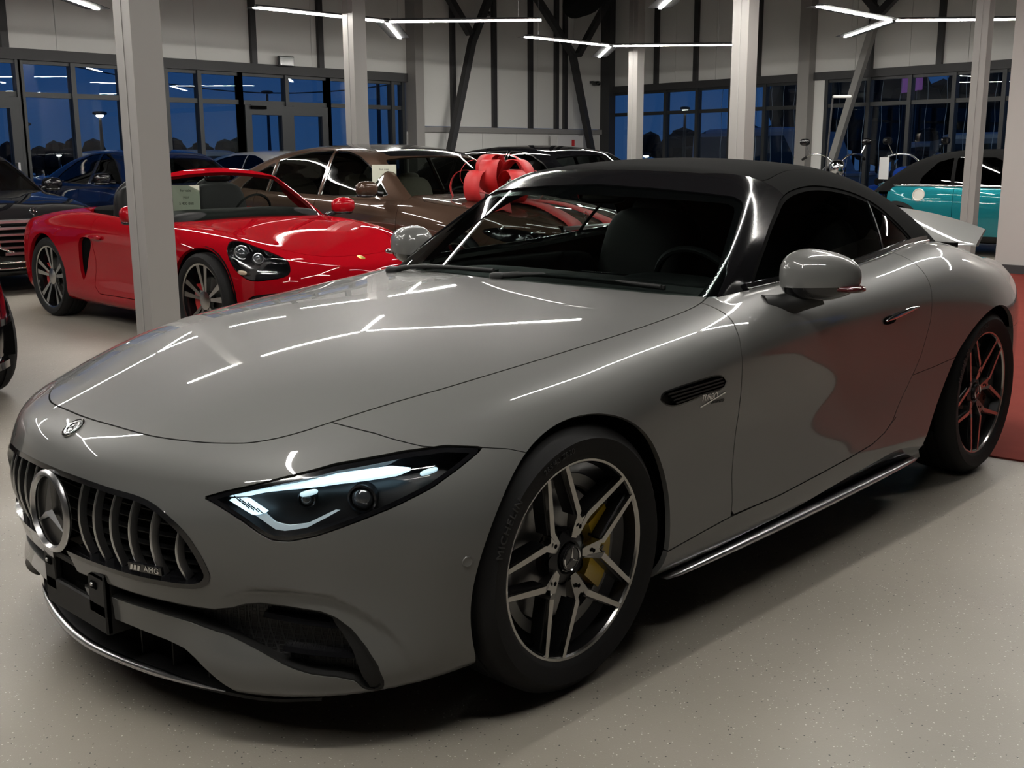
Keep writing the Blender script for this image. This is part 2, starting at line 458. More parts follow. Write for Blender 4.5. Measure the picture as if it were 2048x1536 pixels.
# ---------------------------------------------------------------- shape of the grey roadster (x forward, front axle at 0, y left, z up)
def hero_body():
    R = {
     1.05:[(0,.12),(.6,.12),(.70,.14),(.75,.22),(.78,.34),(.785,.43),(.765,.49),(.72,.54),(.64,.575),(.52,.60),(.36,.618),(.18,.63),(0,.634)],
     .85: [(0,.12),(.64,.12),(.77,.15),(.82,.23),(.845,.35),(.85,.45),(.83,.525),(.78,.585),(.69,.617),(.56,.645),(.38,.675),(.2,.698),(0,.706)],
     .6:  [(0,.13),(.69,.13),(.85,.16),(.90,.24),(.93,.36),(.935,.48),(.915,.565),(.855,.63),(.755,.668),(.62,.703),(.44,.742),(.25,.771),(0,.782)],
     .3:  [(0,.14),(.72,.14),(.905,.17),(.935,.26),(.957,.38),(.963,.52),(.95,.62),(.91,.70),(.84,.745),(.72,.784),(.5,.824),(.27,.845),(0,.852)],
     0:   [(0,.14),(.72,.14),(.89,.18),(.94,.26),(.955,.38),(.962,.54),(.955,.68),(.925,.755),(.86,.802),(.74,.838),(.52,.872),(.28,.892),(0,.898)],
     -.3: [(0,.15),(.73,.15),(.895,.18),(.94,.25),(.945,.37),(.945,.55),(.95,.68),(.938,.755),(.885,.825),(.77,.865),(.55,.896),(.3,.914),(0,.92)],
     -.65:[(0,.15),(.74,.15),(.90,.17),(.935,.23),(.932,.36),(.928,.55),(.942,.70),(.945,.785),(.90,.86),(.80,.895),(.57,.921),(.3,.936),(0,.94)],
     -1.2:[(0,.15),(.74,.15),(.90,.17),(.935,.23),(.925,.36),(.915,.55),(.937,.73),(.945,.825),(.90,.895),(.81,.937),(.57,.955),(.3,.965),(0,.97)],
     -1.8:[(0,.15),(.74,.15),(.90,.17),(.935,.23),(.93,.36),(.925,.55),(.945,.74),(.950,.85),(.905,.915),(.82,.958),(.58,.98),(.3,.99),(0,.99)],
     -2.3:[(0,.16),(.74,.16),(.90,.18),(.945,.24),(.947,.36),(.95,.55),(.96,.73),(.953,.845),(.91,.925),(.82,.99),(.58,1.01),(.3,1.02),(0,1.02)],
     -2.7:[(0,.16),(.74,.16),(.90,.18),(.945,.25),(.957,.38),(.962,.55),(.962,.72),(.945,.825),(.885,.91),(.78,.97),(.58,.985),(.3,.99),(0,.99)],
     -3.1:[(0,.18),(.72,.18),(.87,.20),(.905,.27),(.92,.38),(.925,.55),(.918,.70),(.885,.79),(.835,.85),(.72,.885),(.55,.905),(.3,.915),(0,.915)],
     -3.5:[(0,.2),(.66,.2),(.79,.22),(.82,.28),(.83,.4),(.83,.55),(.82,.68),(.79,.75),(.73,.80),(.66,.845),(.5,.86),(.3,.865),(0,.87)],
     -3.9:[(0,.22),(.65,.22),(.78,.24),(.82,.30),(.83,.42),(.83,.55),(.82,.68),(.79,.74),(.73,.785),(.63,.815),(.47,.835),(.3,.84),(0,.845)]}
    T = section_table(R, .5, -4.0, 1.1)
    F = grid_table([0, 0.2, 0.4, 0.55, 0.7, 0.8, 0.88, 0.93, 1.0], [0.1, 0.2, 0.3, 0.42, 0.5, 0.58, 0.64, 0.7, 0.76, 0.85],
        [[0.84,0.825,0.78,0.73,0.642,0.547,0.44,0.369,0.02],
         [0.885,0.872,0.837,0.792,0.696,0.603,0.49,0.39,0.1],
         [0.895,0.877,0.829,0.76,0.679,0.594,0.479,0.384,0.19],
         [0.915,0.903,0.857,0.78,0.67,0.585,0.48,0.415,0.22],
         [0.92,0.908,0.862,0.785,0.675,0.59,0.485,0.425,0.23],
         [0.917,0.905,0.858,0.78,0.67,0.582,0.475,0.405,0.2],
         [0.905,0.889,0.83,0.752,0.651,0.553,0.435,0.346,0.13],
         [0.885,0.869,0.81,0.725,0.614,0.492,0.35,0.232,-0.05],
         [0.86,0.842,0.78,0.695,0.562,0.412,0.235,0.099,-0.28],
         [0.8,0.782,0.71,0.615,0.46,0.295,0.095,-0.11,-0.5]])
    B = grid_table([0,.3,.6,.8,.9,.95,1.0], [.1,.3,.5,.7,.85,1.0],
        [[-3.62,-3.60,-3.48,-3.28,-3.1,-2.95,-2.7],
         [-3.72,-3.70,-3.60,-3.40,-3.2,-3.05,-2.8],
         [-3.76,-3.74,-3.64,-3.46,-3.27,-3.1,-2.85],
         [-3.79,-3.77,-3.66,-3.45,-3.25,-3.08,-2.8],
         [-3.80,-3.78,-3.66,-3.42,-3.2,-3.0,-2.7],
         [-3.80,-3.78,-3.64,-3.38,-3.1,-2.9,-2.6]])
    FL = smooth_open([(.50,.34),(.54,.37),(.565,.386),(.587,.397),(.629,.401),(.732,.393),(.764,.377),(.818,.324),(.846,.274),(.864,.201),(.868,.15)], 5)
    gy, gz = np.meshgrid(np.linspace(.4, 1., 150), np.linspace(.1, .5, 110), indexing='ij')
    sd = sdpoly(np.vstack([FL, [(.80,.05),(.5,.05)]]), gy.ravel(), gz.ravel()).reshape(gy.shape)
    t = np.clip(.5-sd/.016, 0, 1); Q = Tab2(.4, .6/149, .1, .4/109, -.013*t*t*(3-2*t)*np.clip((gz-.16)/.14, 0, 1)*np.clip((gy-.5)/.1, 0, 1))
    def f(P):
        x, y, z = P[:, 0], np.abs(P[:, 1]), P[:, 2]
        a = np.hypot(y, z-.5)-T(x, np.arctan2(z-.5, y))
        a = smax(a, (x-F(y, z)-Q(y, z))*F.N(y, z), .10)
        return smax(a, (B(y, z)-x)*B.N(y, z), .14)
    return f

def hero_cabin():
    """folded-up fabric roof, windscreen and side glass as one smooth volume"""
    prof = spl([-.6,-.9,-1.2,-1.4,-1.6,-1.85,-2.1,-2.35,-2.6,-2.8,-3.0], [1.22,1.27,1.305,1.325,1.342,1.345,1.318,1.25,1.14,1.035,.935])
    wid = spl([.80,.95,1.05,1.15,1.25,1.35], [.86,.79,.74,.675,.60,.515])
    def f(P):
        x, y, z = P[:, 0], np.abs(P[:, 1]), P[:, 2]
        a = z-(prof(x)-.115*y*y-.05*y**4)
        taper = np.where(x < -1.9, (x+1.9)**2*.13, 0)+np.where(x > -1.6, (x+1.6)**2*.09, 0)
        b = (y-(wid(z)-taper))*.9
        a = smax(a, b, .13)
        w = ((x+.70)+1.72*(z-.955)+.34*y*y+.05*y**4)*.5
        return smax(a, w, .035)
    return f
# ================================================================ the grey roadster
PAINT = paint('grey paint', (.122, .122, .117), .40, spec=.25)
fb = hero_body(); fc = hero_cabin()
HERO = empty('sports_convertible', (0, 0, 0))
tag(HERO, 'glossy grey two-seat convertible with black fabric roof and slatted chrome grille', 'car')
GR = [(0,.612),(.083,.611),(.172,.609),(.267,.604),(.336,.600),(.384,.590),(.432,.566),(.476,.53),(.503,.485),(.516,.448),(.518,.427),(.506,.407),(.486,.396),(.448,.391),(.381,.390),(.295,.390),(.192,.391),(.09,.391),(0,.391)]
GRP = smooth_closed(GR[1:-1]+[(-y, z) for y, z in GR[-2:0:-1]], 4)
HL3 = [(.791,.498,.612),(.759,.544,.629),(.673,.637,.66),(.574,.707,.685),(.441,.788,.703),(.358,.836,.708),(.286,.883,.698),(.301,.885,.688),(.359,.882,.663),(.435,.871,.630),(.524,.833,.595),(.598,.780,.563),(.651,.724,.536),(.69,.675,.522),(.714,.643,.524),(.731,.622,.538),(.752,.586,.566),(.774,.54,.593)]
def tz(p): return ((p[1]-p[0])*.70711, p[2])
HLP = np.array([tz(q) for q in HL3])
def f_tz(poly):
    def g(P):
        t = (np.abs(P[:, 1])-P[:, 0])*.70711
        return np.where(P[:, 0] > .1, sdpoly(poly, t, P[:, 2]), 1.)
    return g
def f_yz(poly, xmin=.3): return lambda P: np.where(P[:, 0] > xmin, sdpoly(poly, P[:, 1], P[:, 2]), 1.)
def f_xz(poly): return lambda P: np.where(P[:, 1] > .4, sdpoly(poly, P[:, 0], P[:, 2]), 1.)
def f_xy(poly): return lambda P: np.where(P[:, 2] > .55, sdpoly(poly, P[:, 0], P[:, 1]), 1.)
def plus(f, d): return lambda P: f(P)+d
S = capsule_grid(fb, .12, -2.75, .5, 112, 185, 30, 185, th0=-1.15)
RA = smooth_closed([(-2.02,.12),(-2.06,.20),(-2.13,.30),(-2.214,.422),(-2.27,.50),(-2.334,.578),(-2.42,.642),(-2.518,.69),(-2.64,.722),(-2.755,.728),(-2.88,.70),(-2.987,.635),(-3.05,.54),(-3.085,.42),(-3.09,.3),(-3.09,.12),(-2.6,.05)], 3)
arch = lambda P: np.where(P[:, 1] > .5, np.minimum(np.hypot(P[:, 0]+.010, P[:, 2]-.347)-.381, sdpoly(RA, P[:, 0], P[:, 2])), 1.)
S = S.drop(arch)
S = S.keep(lambda P: .127-P[:, 2])
S = S.drop(lambda P: np.where((P[:, 0] < .3) & (P[:, 1] < .64), P[:, 2]-.30, 1.))                    # open underneath
S = S.drop(lambda P: np.where(P[:, 2] > .78, fc(P)+.012, 1.))                       # cabin opening
# skirt line
sk = smooth_open([(-.30,.165),(-.45,.178),(-.77,.205),(-1.08,.215),(-1.41,.24),(-1.67,.256),(-1.86,.266),(-2.0,.252),(-2.13,.228),(-2.3,.2)], 6)
S, LOW = S.drop(lambda P: np.where((P[:, 0] < -.2) & (P[:, 0] > -2.5) & (P[:, 1] > .55), P[:, 2]-np.interp(-P[:, 0], -sk[:, 0], sk[:, 1]), 1.)), None
# hood
HOOD = smooth_open([(.81,0),(.808,.065),(.783,.262),(.73,.395),(.697,.45),(.661,.497),(.616,.533),(.565,.562),(.497,.592),(.365,.65),(.222,.706),(.031,.746),(-.201,.767),(-.498,.779),(-.66,.776),(-.74,.768),(-.80,.755)], 6)
HOODP = np.vstack([HOOD, [(-.90,.72),(-1.1,.5),(-1.1,-.2)], [(.81,-.2)]])
fh = f_xy(HOODP)
hood = S.keep(plus(fh, .0022)); S = S.drop(plus(fh, -.0022))
# nose and bumper in front of the fender joint
jl = np.array([(-.4,.80),(-.02,.757),(.057,.748),(.173,.732),(.284,.709),(.422,.696),(.48,.687),(.539,.668),(.62,.63)])
fj = lambda P: np.where(P[:, 0] > .05, P[:, 2]-np.interp((P[:, 1]-P[:, 0])*.70711, jl[:, 0], jl[:, 1]), 1.)
bump = S.keep(plus(fj, .0009)); S = S.drop(plus(fj, -.0009))
fhl = f_tz(HLP)
lamp_a = bump.keep(plus(fhl, .003)); lamp_b = S.keep(plus(fhl, .003))
bump = bump.drop(plus(fhl, -.001)); S = S.drop(plus(fhl, -.001))
lamp = capsule_grid(fb, .12, 0., .5, 130, 8, 2, 220, th0=-.2).keep(fhl)
# grille opening
fg = f_yz(GRP)
grille = bump.keep(fg); bump = bump.drop(fg)
# lower openings: slot that runs into the side intake, and the centre duct under the bar
OP1 = [(-.2,.352),(.0,.352),(.214,.352),(.363,.349),(.451,.345),(.505,.344),(.545,.352),(.567,.362),(.60,.367),(.652,.364),(.719,.356),(.746,.343),(.773,.317),(.80,.274),(.819,.231),(.824,.19),(.815,.163),(.797,.155),(.790,.170),(.785,.192),(.759,.203),(.713,.210),(.677,.223),(.633,.244),(.569,.27),(.529,.284),(.444,.301),(.352,.311),(.25,.313),(0,.313),(-.2,.313)]
OP2 = [(-.2,.258),(0,.258),(.167,.257),(.266,.254),(.381,.246),(.432,.236),(.462,.218),(.495,.19),(.53,.152),(.55,.12),(.56,.05),(-.2,.05)]
f1 = f_yz(OP1); f2 = f_yz(OP2)
mesh1 = bump.keep(f1); bump = bump.drop(f1); bump = bump.drop(f2)
bump = bump.drop(lambda P: P[:, 2]-.133)
# doors
DOOR = [(-.80,1.1),(-.80,.93),(-.775,.89),(-.747,.852),(-.73,.80),(-.734,.74),(-.745,.66),(-.748,.597),(-.735,.492),(-.724,.418),(-.726,.338),(-.716,.292),(-.86,.290),(-1.009,.289),(-1.25,.300),(-1.491,.313),(-1.66,.327),(-1.76,.352),(-1.822,.385),(-1.87,.442),(-1.93,.50),(-1.983,.56),(-2.015,.61),(-2.047,.74),(-2.042,.83),(-2.05,.90),(-2.07,1.1)]
fd = f_xz(DOOR)
door = S.keep(plus(fd, .0022)); S = S.drop(plus(fd, -.0022))
VENT = smooth_closed([(-.323,.72),(-.339,.733),(-.382,.738),(-.495,.743),(-.605,.744),(-.642,.731),(-.656,.712),(-.648,.700),(-.531,.692),(-.427,.686),(-.377,.689),(-.342,.702)], 4)
fv = f_xz(VENT)
ventp = S.keep(fv); S = S.drop(fv)
# sill / front fender / rear quarter
SILL = np.array([(.2,.25),(-.372,.271),(-.548,.282),(-.72,.290),(-1.0,.289),(-1.25,.300),(-1.49,.313),(-1.66,.327),(-1.76,.352),(-1.86,.40)])
fs = lambda P: np.where((P[:, 0] > -1.86) & (P[:, 0] < 0), P[:, 2]-np.interp(-P[:, 0], -SILL[:, 0], SILL[:, 1]), 1.)
sill_f = S.keep(plus(fs, .002)); S = S.drop(plus(fs, -.002))
fender = S.keep(lambda P: -1.2-P[:, 0]); S = S.drop(lambda P: -1.2-P[:, 0])
TR = [(-2.86,-.2),(-2.80,.45),(-2.82,.62),(-3.0,.68),(-3.3,.66),(-3.62,.60),(-3.72,.4),(-3.8,-.2)]
ft = lambda P: np.where(P[:, 2] > .70, sdpoly(TR, P[:, 0], P[:, 1]), 1.)
trunk = S.keep(plus(ft, .002)); quarter = S.drop(plus(ft, -.002))
RBL = lambda P: np.where(P[:, 0] < -1.85, P[:, 2]-np.interp(-P[:, 0], [1.9,1.96,2.147,2.334,2.9,3.2,4], [.53,.538,.547,.562,.60,.60,.60]), 1.)
TAIL = [(-3.02,.79),(-3.1,.81),(-3.5,.79),(-4,.76),(-4,.66),(-3.5,.67),(-3.25,.69),(-3.1,.735)]
ftl = lambda P: np.where(P[:, 0] < -2.9, sdpoly(TAIL, P[:, 0], P[:, 2]), 1.)
tail = quarter.keep(ftl); quarter = quarter.drop(plus(ftl, -.001))
quarter, rbump = quarter.drop(plus(RBL, -.0015)), quarter.keep(plus(RBL, .0015))
sill_r = rbump.drop(lambda P: P[:, 0]+2.5); rbump = rbump.keep(lambda P: P[:, 0]+2.5)

panel('hood', hood, PAINT, HERO, 0)
panel('front_bumper', bump, PAINT, HERO, 0, depth=.03)
panel('trunk_lid', trunk, PAINT, HERO, 0)
fender, sill_f, sill_r = (pieces(q)[0] for q in (fender, sill_f, sill_r))
for s in (1, -1):
    panel('front_fender', fender, PAINT, HERO, s); panel('door', door, PAINT, HERO, s)
    q = panel('quarter_panel', quarter, PAINT, HERO, s); panel('rear_bumper_side', rbump, PAINT, HERO, s, depth=.03)
    panel('rocker_panel', sill_f, PAINT, HERO, s); panel('quarter_lower_panel', sill_r, PAINT, HERO, s)
    panel('tail_lamp', tail, pm('tail lamp red', (.16, .004, .006), .12, coat=1., emit=(1, .05, .05), es=.05), HERO, s)
# black shell just below the panels, seen in the gaps
sh = capsule_grid(lambda P: fb(P)+.020, .12, -2.75, .5, 40, 66, 14, 70, th0=-1.2)
sh = sh.drop(lambda P: arch(P)-.03); sh = sh.drop(lambda P: np.where(P[:, 2] > .78, fc(P)-.01, 1.)); sh = sh.drop(plus(fg, -.02)); sh = sh.drop(plus(fhl, -.02)); sh = sh.drop(plus(f1, -.012)); sh = sh.drop(plus(f2, -.012)); sh = sh.drop(plus(fv, -.01))
sh = sh.drop(lambda P: P[:, 2]-.16); sh = sh.drop(lambda P: np.where((P[:, 0] < -.2) & (P[:, 0] > -2.5) & (P[:, 1] > .55), P[:, 2]-np.interp(-P[:, 0], -sk[:, 0], sk[:, 1])-.01, 1.))
panel('inner_shell', sh, M_dark, HERO, 0, rim=False)
def front_at(y, z, d=0.):
    """point on the nose at (y,z), pushed out by d"""
    y = np.atleast_1d(np.asarray(y, float)); z = np.broadcast_to(z, y.shape).astype(float)
    O = np.stack([0*y, y, z], -1); P = cast(fb, O, np.tile([1., 0, 0], (len(y), 1)), 1.2)
    n = grad(fb, P); n /= np.linalg.norm(n, axis=1)[:, None]; return P+n*d, n
def side_at(x, z, d=0., f=None):
    f = f or fb; x = np.atleast_1d(np.asarray(x, float)); z = np.broadcast_to(z, x.shape).astype(float)
    P = cast(f, np.stack([x, 0*x, z], -1), np.tile([0., 1, 0], (len(x), 1)), 1.2); n = grad(f, P); n /= np.linalg.norm(n, axis=1)[:, None]; return P+n*d, n
def top_at(x, y, d=0., f=None):
    f = f or fb; x = np.atleast_1d(np.asarray(x, float)); y = np.broadcast_to(y, x.shape).astype(float)
    P = cast(f, np.stack([x, y, 0*x+.6], -1), np.tile([0., 0, 1], (len(x), 1)), 1.2); n = grad(f, P); n /= np.linalg.norm(n, axis=1)[:, None]; return P+n*d, n

# ---- grille
gr = empty('grille', parent=HERO)
fg_in = f_yz(GRP)
panel('grille_frame', grille.drop(plus(fg_in, .013)), M_black, gr, 0, depth=.05, off=.002)
panel('grille_back', grille.keep(plus(fg_in, .004)), M_dark, gr, 0, rim=False, off=-.085)
panel('grille_wall', grille.keep(plus(fg_in, .010)).drop(plus(fg_in, .0125)), M_matte, gr, 0, depth=.08, off=-.01)
for k in range(7):
    yk = .062+.0645*k
    zz = np.linspace(.35, .65, 600); ins = sdpoly(GRP, 0*zz+yk, zz) < -.016
    z0, z1 = zz[ins].min(), zz[ins].max()
    for s in (-1, 1):
        spans = [(z0, z1)]
        if k == 0: spans = [(z0, .5-.105), (.5+.083, z1)]
        for a, b in spans:
            if b-a < .012: continue
            zs = np.linspace(a, b, 14); P, n = front_at(np.full(14, s*yk), zs, -.012)
            P[:, 0] += -.012+.014*np.sin((zs-z0)/(z1-z0)*math.pi)
            m = MB().sweep(P, [(-.0035, -.012), (-.0035, .006), (-.0015, .009), (.0015, .009), (.0035, .006), (.0035, -.012)], upv=(1, 0, 0))
            m.build('grille_slat', M_satin, gr, 30)
# cross fins behind the slats
for z in np.arange(.425, .575, .034):
    ye = np.linspace(-.5, .5, 300); i = sdpoly(GRP, ye, 0*ye+z) < -.02
    P, n = front_at(np.linspace(ye[i].min(), ye[i].max(), 24), z, -.06)
    MB().sweep(P, [(-.01, -.0015), (.01, -.0015), (.01, .0015), (-.01, .0015)]).build('grille_fin', M_matte, gr)
def star(name, c, R, r, m, parent, Rm, th=.006, ring=True, back=None):
    """three-pointed star in a ring; Rm columns right, up, normal"""
    o = empty(name, parent=parent)
    X = mat4(Rm, c)
    if ring: MB().lathe([(R-r, 0), (R-r*.4, th), (R+r*.5, th*.8), (R+r, 0), (R+r*.5, -th*.6), (R-r*.5, -th*.6)], 48, 'z', closed=True).xf(X).build('badge_ring', m, o, 60)
    V = [(0, 0, th*1.3)]; F = []
    for k in range(6):
        a = math.pi/2+k*math.pi/3; q = R*.96 if k % 2 == 0 else R*.13; V.append((q*math.cos(a), q*math.sin(a), 0 if k % 2 == 0 else 0))
    F = [[0, 1+k, 1+(k+1) % 6] for k in range(6)]
    MB().add(V, F).xf(X).build('badge_star', m, o)
    if back: MB().lathe([(0, -th*.9), (R, -th*.9)], 40, 'z').xf(X).build('badge_disc', back, o)
    return o
cst, nst = front_at([0.], .5, 0)
star('grille_star', (cst[0, 0]+.006, 0, .5), .096, .009, M_satin, gr, frame((1, 0, .04)), .010, back=pm('badge backing', (.03, .03, .03), .25, .6))
# maker's letters on the slats
pb, nb = front_at([.365], .432, .0); Rb = frame(nb[0]); cb = pb[0]+nb[0]*.006
bd = empty('grille_badge', parent=gr)
MB().box((0, 0, 0), (.10, .020, .008)).xf(mat4(Rb, cb)).build('badge_plate', M_black, bd)
text_mesh('badge_letters', 'AMG', .021, M_chrome, bd, mat4(Rb, cb+Rb@np.array([.020, 0, .0045])), .001, .15)
m = MB()
for k in range(3): m.prism([(-.045+.011*k, -.007), (-.038+.011*k, -.007), (-.033+.011*k, .007), (-.040+.011*k, .007)], .004, .0055)
m.xf(mat4(Rb, cb)).build('badge_bars', M_chrome, bd)
# nose emblem
pe, ne = top_at([.848], 0.); Re = frame(ne[0], (1, 0, 0)); Re = np.stack([-Re[:, 0]*-1, Re[:, 1], Re[:, 2]], 1)
em = empty('hood_emblem', parent=HERO)
Xe = mat4(frame(ne[0], (-1, 0, 0)), pe[0]+ne[0]*.001)
MB().lathe([(.026, 0), (.029, .0025), (.032, .001), (.032, -.002)], 40, 'z').xf(Xe).build('emblem_ring', M_chrome, em, 40)
MB().lathe([(0, .0015), (.026, .001)], 40, 'z').xf(Xe).build('emblem_disc', pm('emblem dark', (.02, .02, .025), .2, .7), em)
star('emblem_star', pe[0]+ne[0]*.0025, .017, .0016, M_chrome, em, frame(ne[0], (-1, 0, 0)), .0015)
m = MB()
for k in range(24):
    a = math.pi*2*k/24
    if abs(math.cos(a)) > .25: m.box((.0215*math.cos(a), .0215*math.sin(a), .0018), (.004, .0022, .0008), rotz(a))
m.xf(Xe).build('emblem_wreath', M_chrome, em)

# ---- headlights
M_drl = pm('daytime lamp', (.7, .8, .85), .3, emit=(.60, .86, 1.), es=1.35)
M_drl2 = pm('daytime lamp guide', (.55, .62, .65), .25, emit=(.6, .85, 1.), es=.16)
M_lampin = pm('lamp housing', (.004, .004, .0045), .45, coat=.1)
DRL = [tz(q) for q in [(.775,.535,.617),(.762,.545,.626),(.676,.641,.655),(.582,.717,.675),(.481,.786,.684),(.443,.817,.677),(.47,.80,.668),(.591,.728,.657),(.661,.670,.643),(.713,.613,.630),(.74,.58,.620)]]
DRS = [tz(q) for q in [(.768,.546,.613),(.737,.584,.618),(.713,.630,.586),(.735,.604,.577)]]
DRG = [tz(q) for q in [(.735,.604,.580),(.724,.622,.588),(.708,.646,.562),(.69,.67,.556),(.66,.70,.562),(.626,.729,.585),(.596,.75,.602),(.594,.748,.597),(.624,.725,.576),(.66,.698,.552),(.695,.662,.543),(.708,.645,.546)]]
def lampspot(c3, f=None):
    t, z = tz(c3); d = np.linalg.norm(np.stack([lamp.V[:, 0]-c3[0], lamp.V[:, 1]-c3[1], lamp.V[:, 2]-c3[2]], 1), axis=1); i = d.argmin(); P = lamp.V[i:i+1]; n = grad(fb, P)[0]; return P[0], n/np.linalg.norm(n)
for s in (1, -1):
    hl = empty('headlight', parent=HERO); fl = np.array([1, s, 1])
    panel('lamp_cover', lamp.keep(plus(fhl, .003)), G_lens, hl, s, rim=False, off=-.001)
    panel('lamp_surround', lamp.keep(plus(fhl, .002)).drop(plus(fhl, .011)), M_black, hl, s, depth=.05, off=-.004)
    panel('lamp_housing', lamp.keep(plus(fhl, .001)), M_lampin, hl, s, rim=False, off=-.052)
    panel('daytime_strip', lamp.keep(f_tz(DRL)), M_drl, hl, s, depth=.012, off=-.013)
    panel('daytime_side', lamp.keep(f_tz(DRS)), M_drl, hl, s, depth=.012, off=-.014)
    panel('daytime_guide', lamp.keep(f_tz(DRG)), M_drl2, hl, s, depth=.008, off=-.016)
    m = MB()
    for k in range(9):                                                                     # dark teeth across the side lamp
        a = np.array([.752, .560, .612])+(np.array([.722, .610, .583])-np.array([.752, .560, .612]))*(k+.5)/9
        P, n = lampspot(a); R = frame(n); m.bar(P-n*.0125+R@np.array([-.006, .008, 0]), P-n*.0125+R@np.array([.009, -.004, 0]), .0022, .0012, n)
    m.V = [tuple(np.array(v)*fl) for v in m.V]; m.build('lamp_teeth', M_black, hl)
    for c3, r in (((.572, .786, .624), .026), ((.660, .690, .620), .016)):
        P, n = lampspot(np.array(c3)); n2 = np.array([.82, .55, -.05]); n2 /= np.linalg.norm(n2); X = mat4(frame(n2), P-n*.042)
        L = MB().lathe([(r*1.25, -.02), (r*1.3, .008), (r*1.12, .010), (r*1.02, .002)], 28, 'z').xf(X); L.V = [tuple(np.array(v)*fl) for v in L.V]; L.build('projector_ring', pm('lamp trim', (.08, .08, .085), .25, .9), hl, 40)
        L = MB().lathe([(r*1.02, .0), (r*.85, .010), (r*.5, .017), (0, .020)], 28, 'z').xf(X); L.V = [tuple(np.array(v)*fl) for v in L.V]; L.build('projector_lens', pm('projector glass', (.05, .055, .06), .03, .2, coat=1., spec=1.), hl, 60)
    for c3, ln_ in (((.424, .851, .668), .045), ((.652, .698, .633), .042)):
        P, n = lampspot(np.array(c3)); R = frame(n); q = MB().superq((0, 0, 0), (ln_/2, .0065, .004), .6, .7, 14, R=np.array([[.97, .24, 0], [.24, -.97, 0], [0, 0, 1.]])).xf(mat4(R, P-n*.020)); q.V = [tuple(np.array(v)*fl) for v in q.V]; q.build('reflector_bar', pm('lit reflector', (.6, .72, .75), .2, emit=(.6, .9, 1), es=.7), hl, 60)

# ---- lower front
def hexmesh_mat():
    m = bpy.data.materials.get('intake mesh')
    if m: return m
    m = pm('intake mesh', (.012, .012, .012), .45); N, L = nodes(m); b = N['Principled BSDF']
    tc = N.new('ShaderNodeTexCoord'); mp = N.new('ShaderNodeMapping'); mp.inputs['Scale'].default_value = (1, 1, 1.5); v = N.new('ShaderNodeTexVoronoi'); v.feature = 'DISTANCE_TO_EDGE'; v.inputs['Scale'].default_value = 75; v.inputs['Randomness'].default_value = 0
    L.new(tc.outputs['Object'], mp.inputs[0]); L.new(mp.outputs[0], v.inputs[0])
    r = N.new('ShaderNodeValToRGB'); r.color_ramp.elements[0].position = .08; r.color_ramp.elements[0].color = (1, 1, 1, 1); r.color_ramp.elements[1].position = .16; r.color_ramp.elements[1].color = (0, 0, 0, 1); L.new(v.outputs['Distance'], r.inputs[0])
    bn = N.new('ShaderNodeBump'); bn.inputs['Strength'].default_value = 1; bn.inputs['Distance'].default_value = .006; L.new(r.outputs[0], bn.inputs['Height']); L.new(bn.outputs[0], b.inputs['Normal'])
    mx = N.new('ShaderNodeMix'); mx.data_type = 'RGBA'; mx.inputs[6].default_value = (.003, .003, .003, 1); mx.inputs[7].default_value = (.022, .022, .022, 1); L.new(r.outputs[0], mx.inputs[0]); L.new(mx.outputs[2], b.inputs['Base Color'])
    return m
panel('intake_mesh', mesh1, hexmesh_mat(), HERO, 0, rim=False, off=-.045)
panel('intake_rim', mesh1.drop(plus(f1, .004)), M_matte, HERO, 0, depth=.05, off=-.002)
SCOOP = [(.735,.360),(.765,.338),(.79,.312),(.815,.270),(.835,.22),(.838,.18),(.82,.15),(.794,.15),(.80,.178),(.793,.22),(.782,.262),(.762,.30),(.742,.33)]
for s in (1, -1):
    panel('intake_side_blade', mesh1.keep(f_yz(SCOOP)), M_matte, HERO, s, depth=.03, off=-.006)
    for a, b, z0, z1 in ((.60, .770, .332, .318), (.65, .80, .268, .250)):
        ys = np.linspace(a, b, 10); P, n = front_at(ys, np.linspace(z0, z1, 10), -.030); P[:, 1] *= s; n[:, 1] *= s
        MB().sweep(P, [(-.018, -.006), (.014, -.008), (.020, -.004), (.014, .006), (-.018, .006)]).build('intake_fin', M_black, HERO, 30)
# duct behind the centre opening
P, n = front_at(np.linspace(-.55, .55, 24), .20, -.10)
V = [(p[0], p[1], zz) for zz in (.10, .265) for p in P]; mesh('centre_duct', V, [[i, i+1, 25+i, 24+i] for i in range(23)], M_dark, HERO)
V = [(p[0]+dx, p[1], .268) for dx in (0, .085) for p in P]; mesh('duct_roof', V, [[i, i+1, 25+i, 24+i] for i in range(23)], M_dark, HERO)
for y in (-.42, -.3, .3, .42, .18, -.18):
    q, _ = front_at([y], .2, -.085); MB().box((q[0, 0], y, .20), (.03, .006, .13)).build('duct_fin', M_matte, HERO)
# splitter lip with silver edge
lp = smooth_open([(.62,.68),(.70,.60),(.755,.488),(.806,.335),(.842,.165),(.857,0),(.842,-.165),(.806,-.335),(.755,-.488),(.70,-.60),(.62,-.68)], 6)
P = np.column_stack([lp, np.full(len(lp), .118)])
MB().sweep(P+[.004, 0, 0], [(.0, -.004), (0, .004), (.02, .012), (.10, .010), (.10, -.004)]).build('front_splitter', M_matte, HERO, 30)
i = np.abs(lp[:, 1]) < .50
q = P[i]; V = []
for k, c in enumerate(q):
    t = q[min(k+1, len(q)-1)]-q[max(k-1, 0)]; t /= np.linalg.norm(t); o_ = np.array([-t[1], t[0], 0])*(1 if t[1] < 0 else -1); o_ = o_ if o_[0] > 0 else -o_; e_ = min(1, .15+4*min(k, len(q)-1-k)/len(q))
    V += [c+o_*(.008+a*e_)+[0, 0, .006+b_*e_] for a, b_ in ((-.012, -.006), (.006, -.004), (.005, .005), (-.003, .011), (-.012, .010))]
o = mesh('splitter_trim', V, [[k*5+j, k*5+(j+1) % 5, k*5+5+(j+1) % 5, k*5+5+j] for k in range(len(q)-1) for j in range(5)], M_satin, HERO, smooth=True)
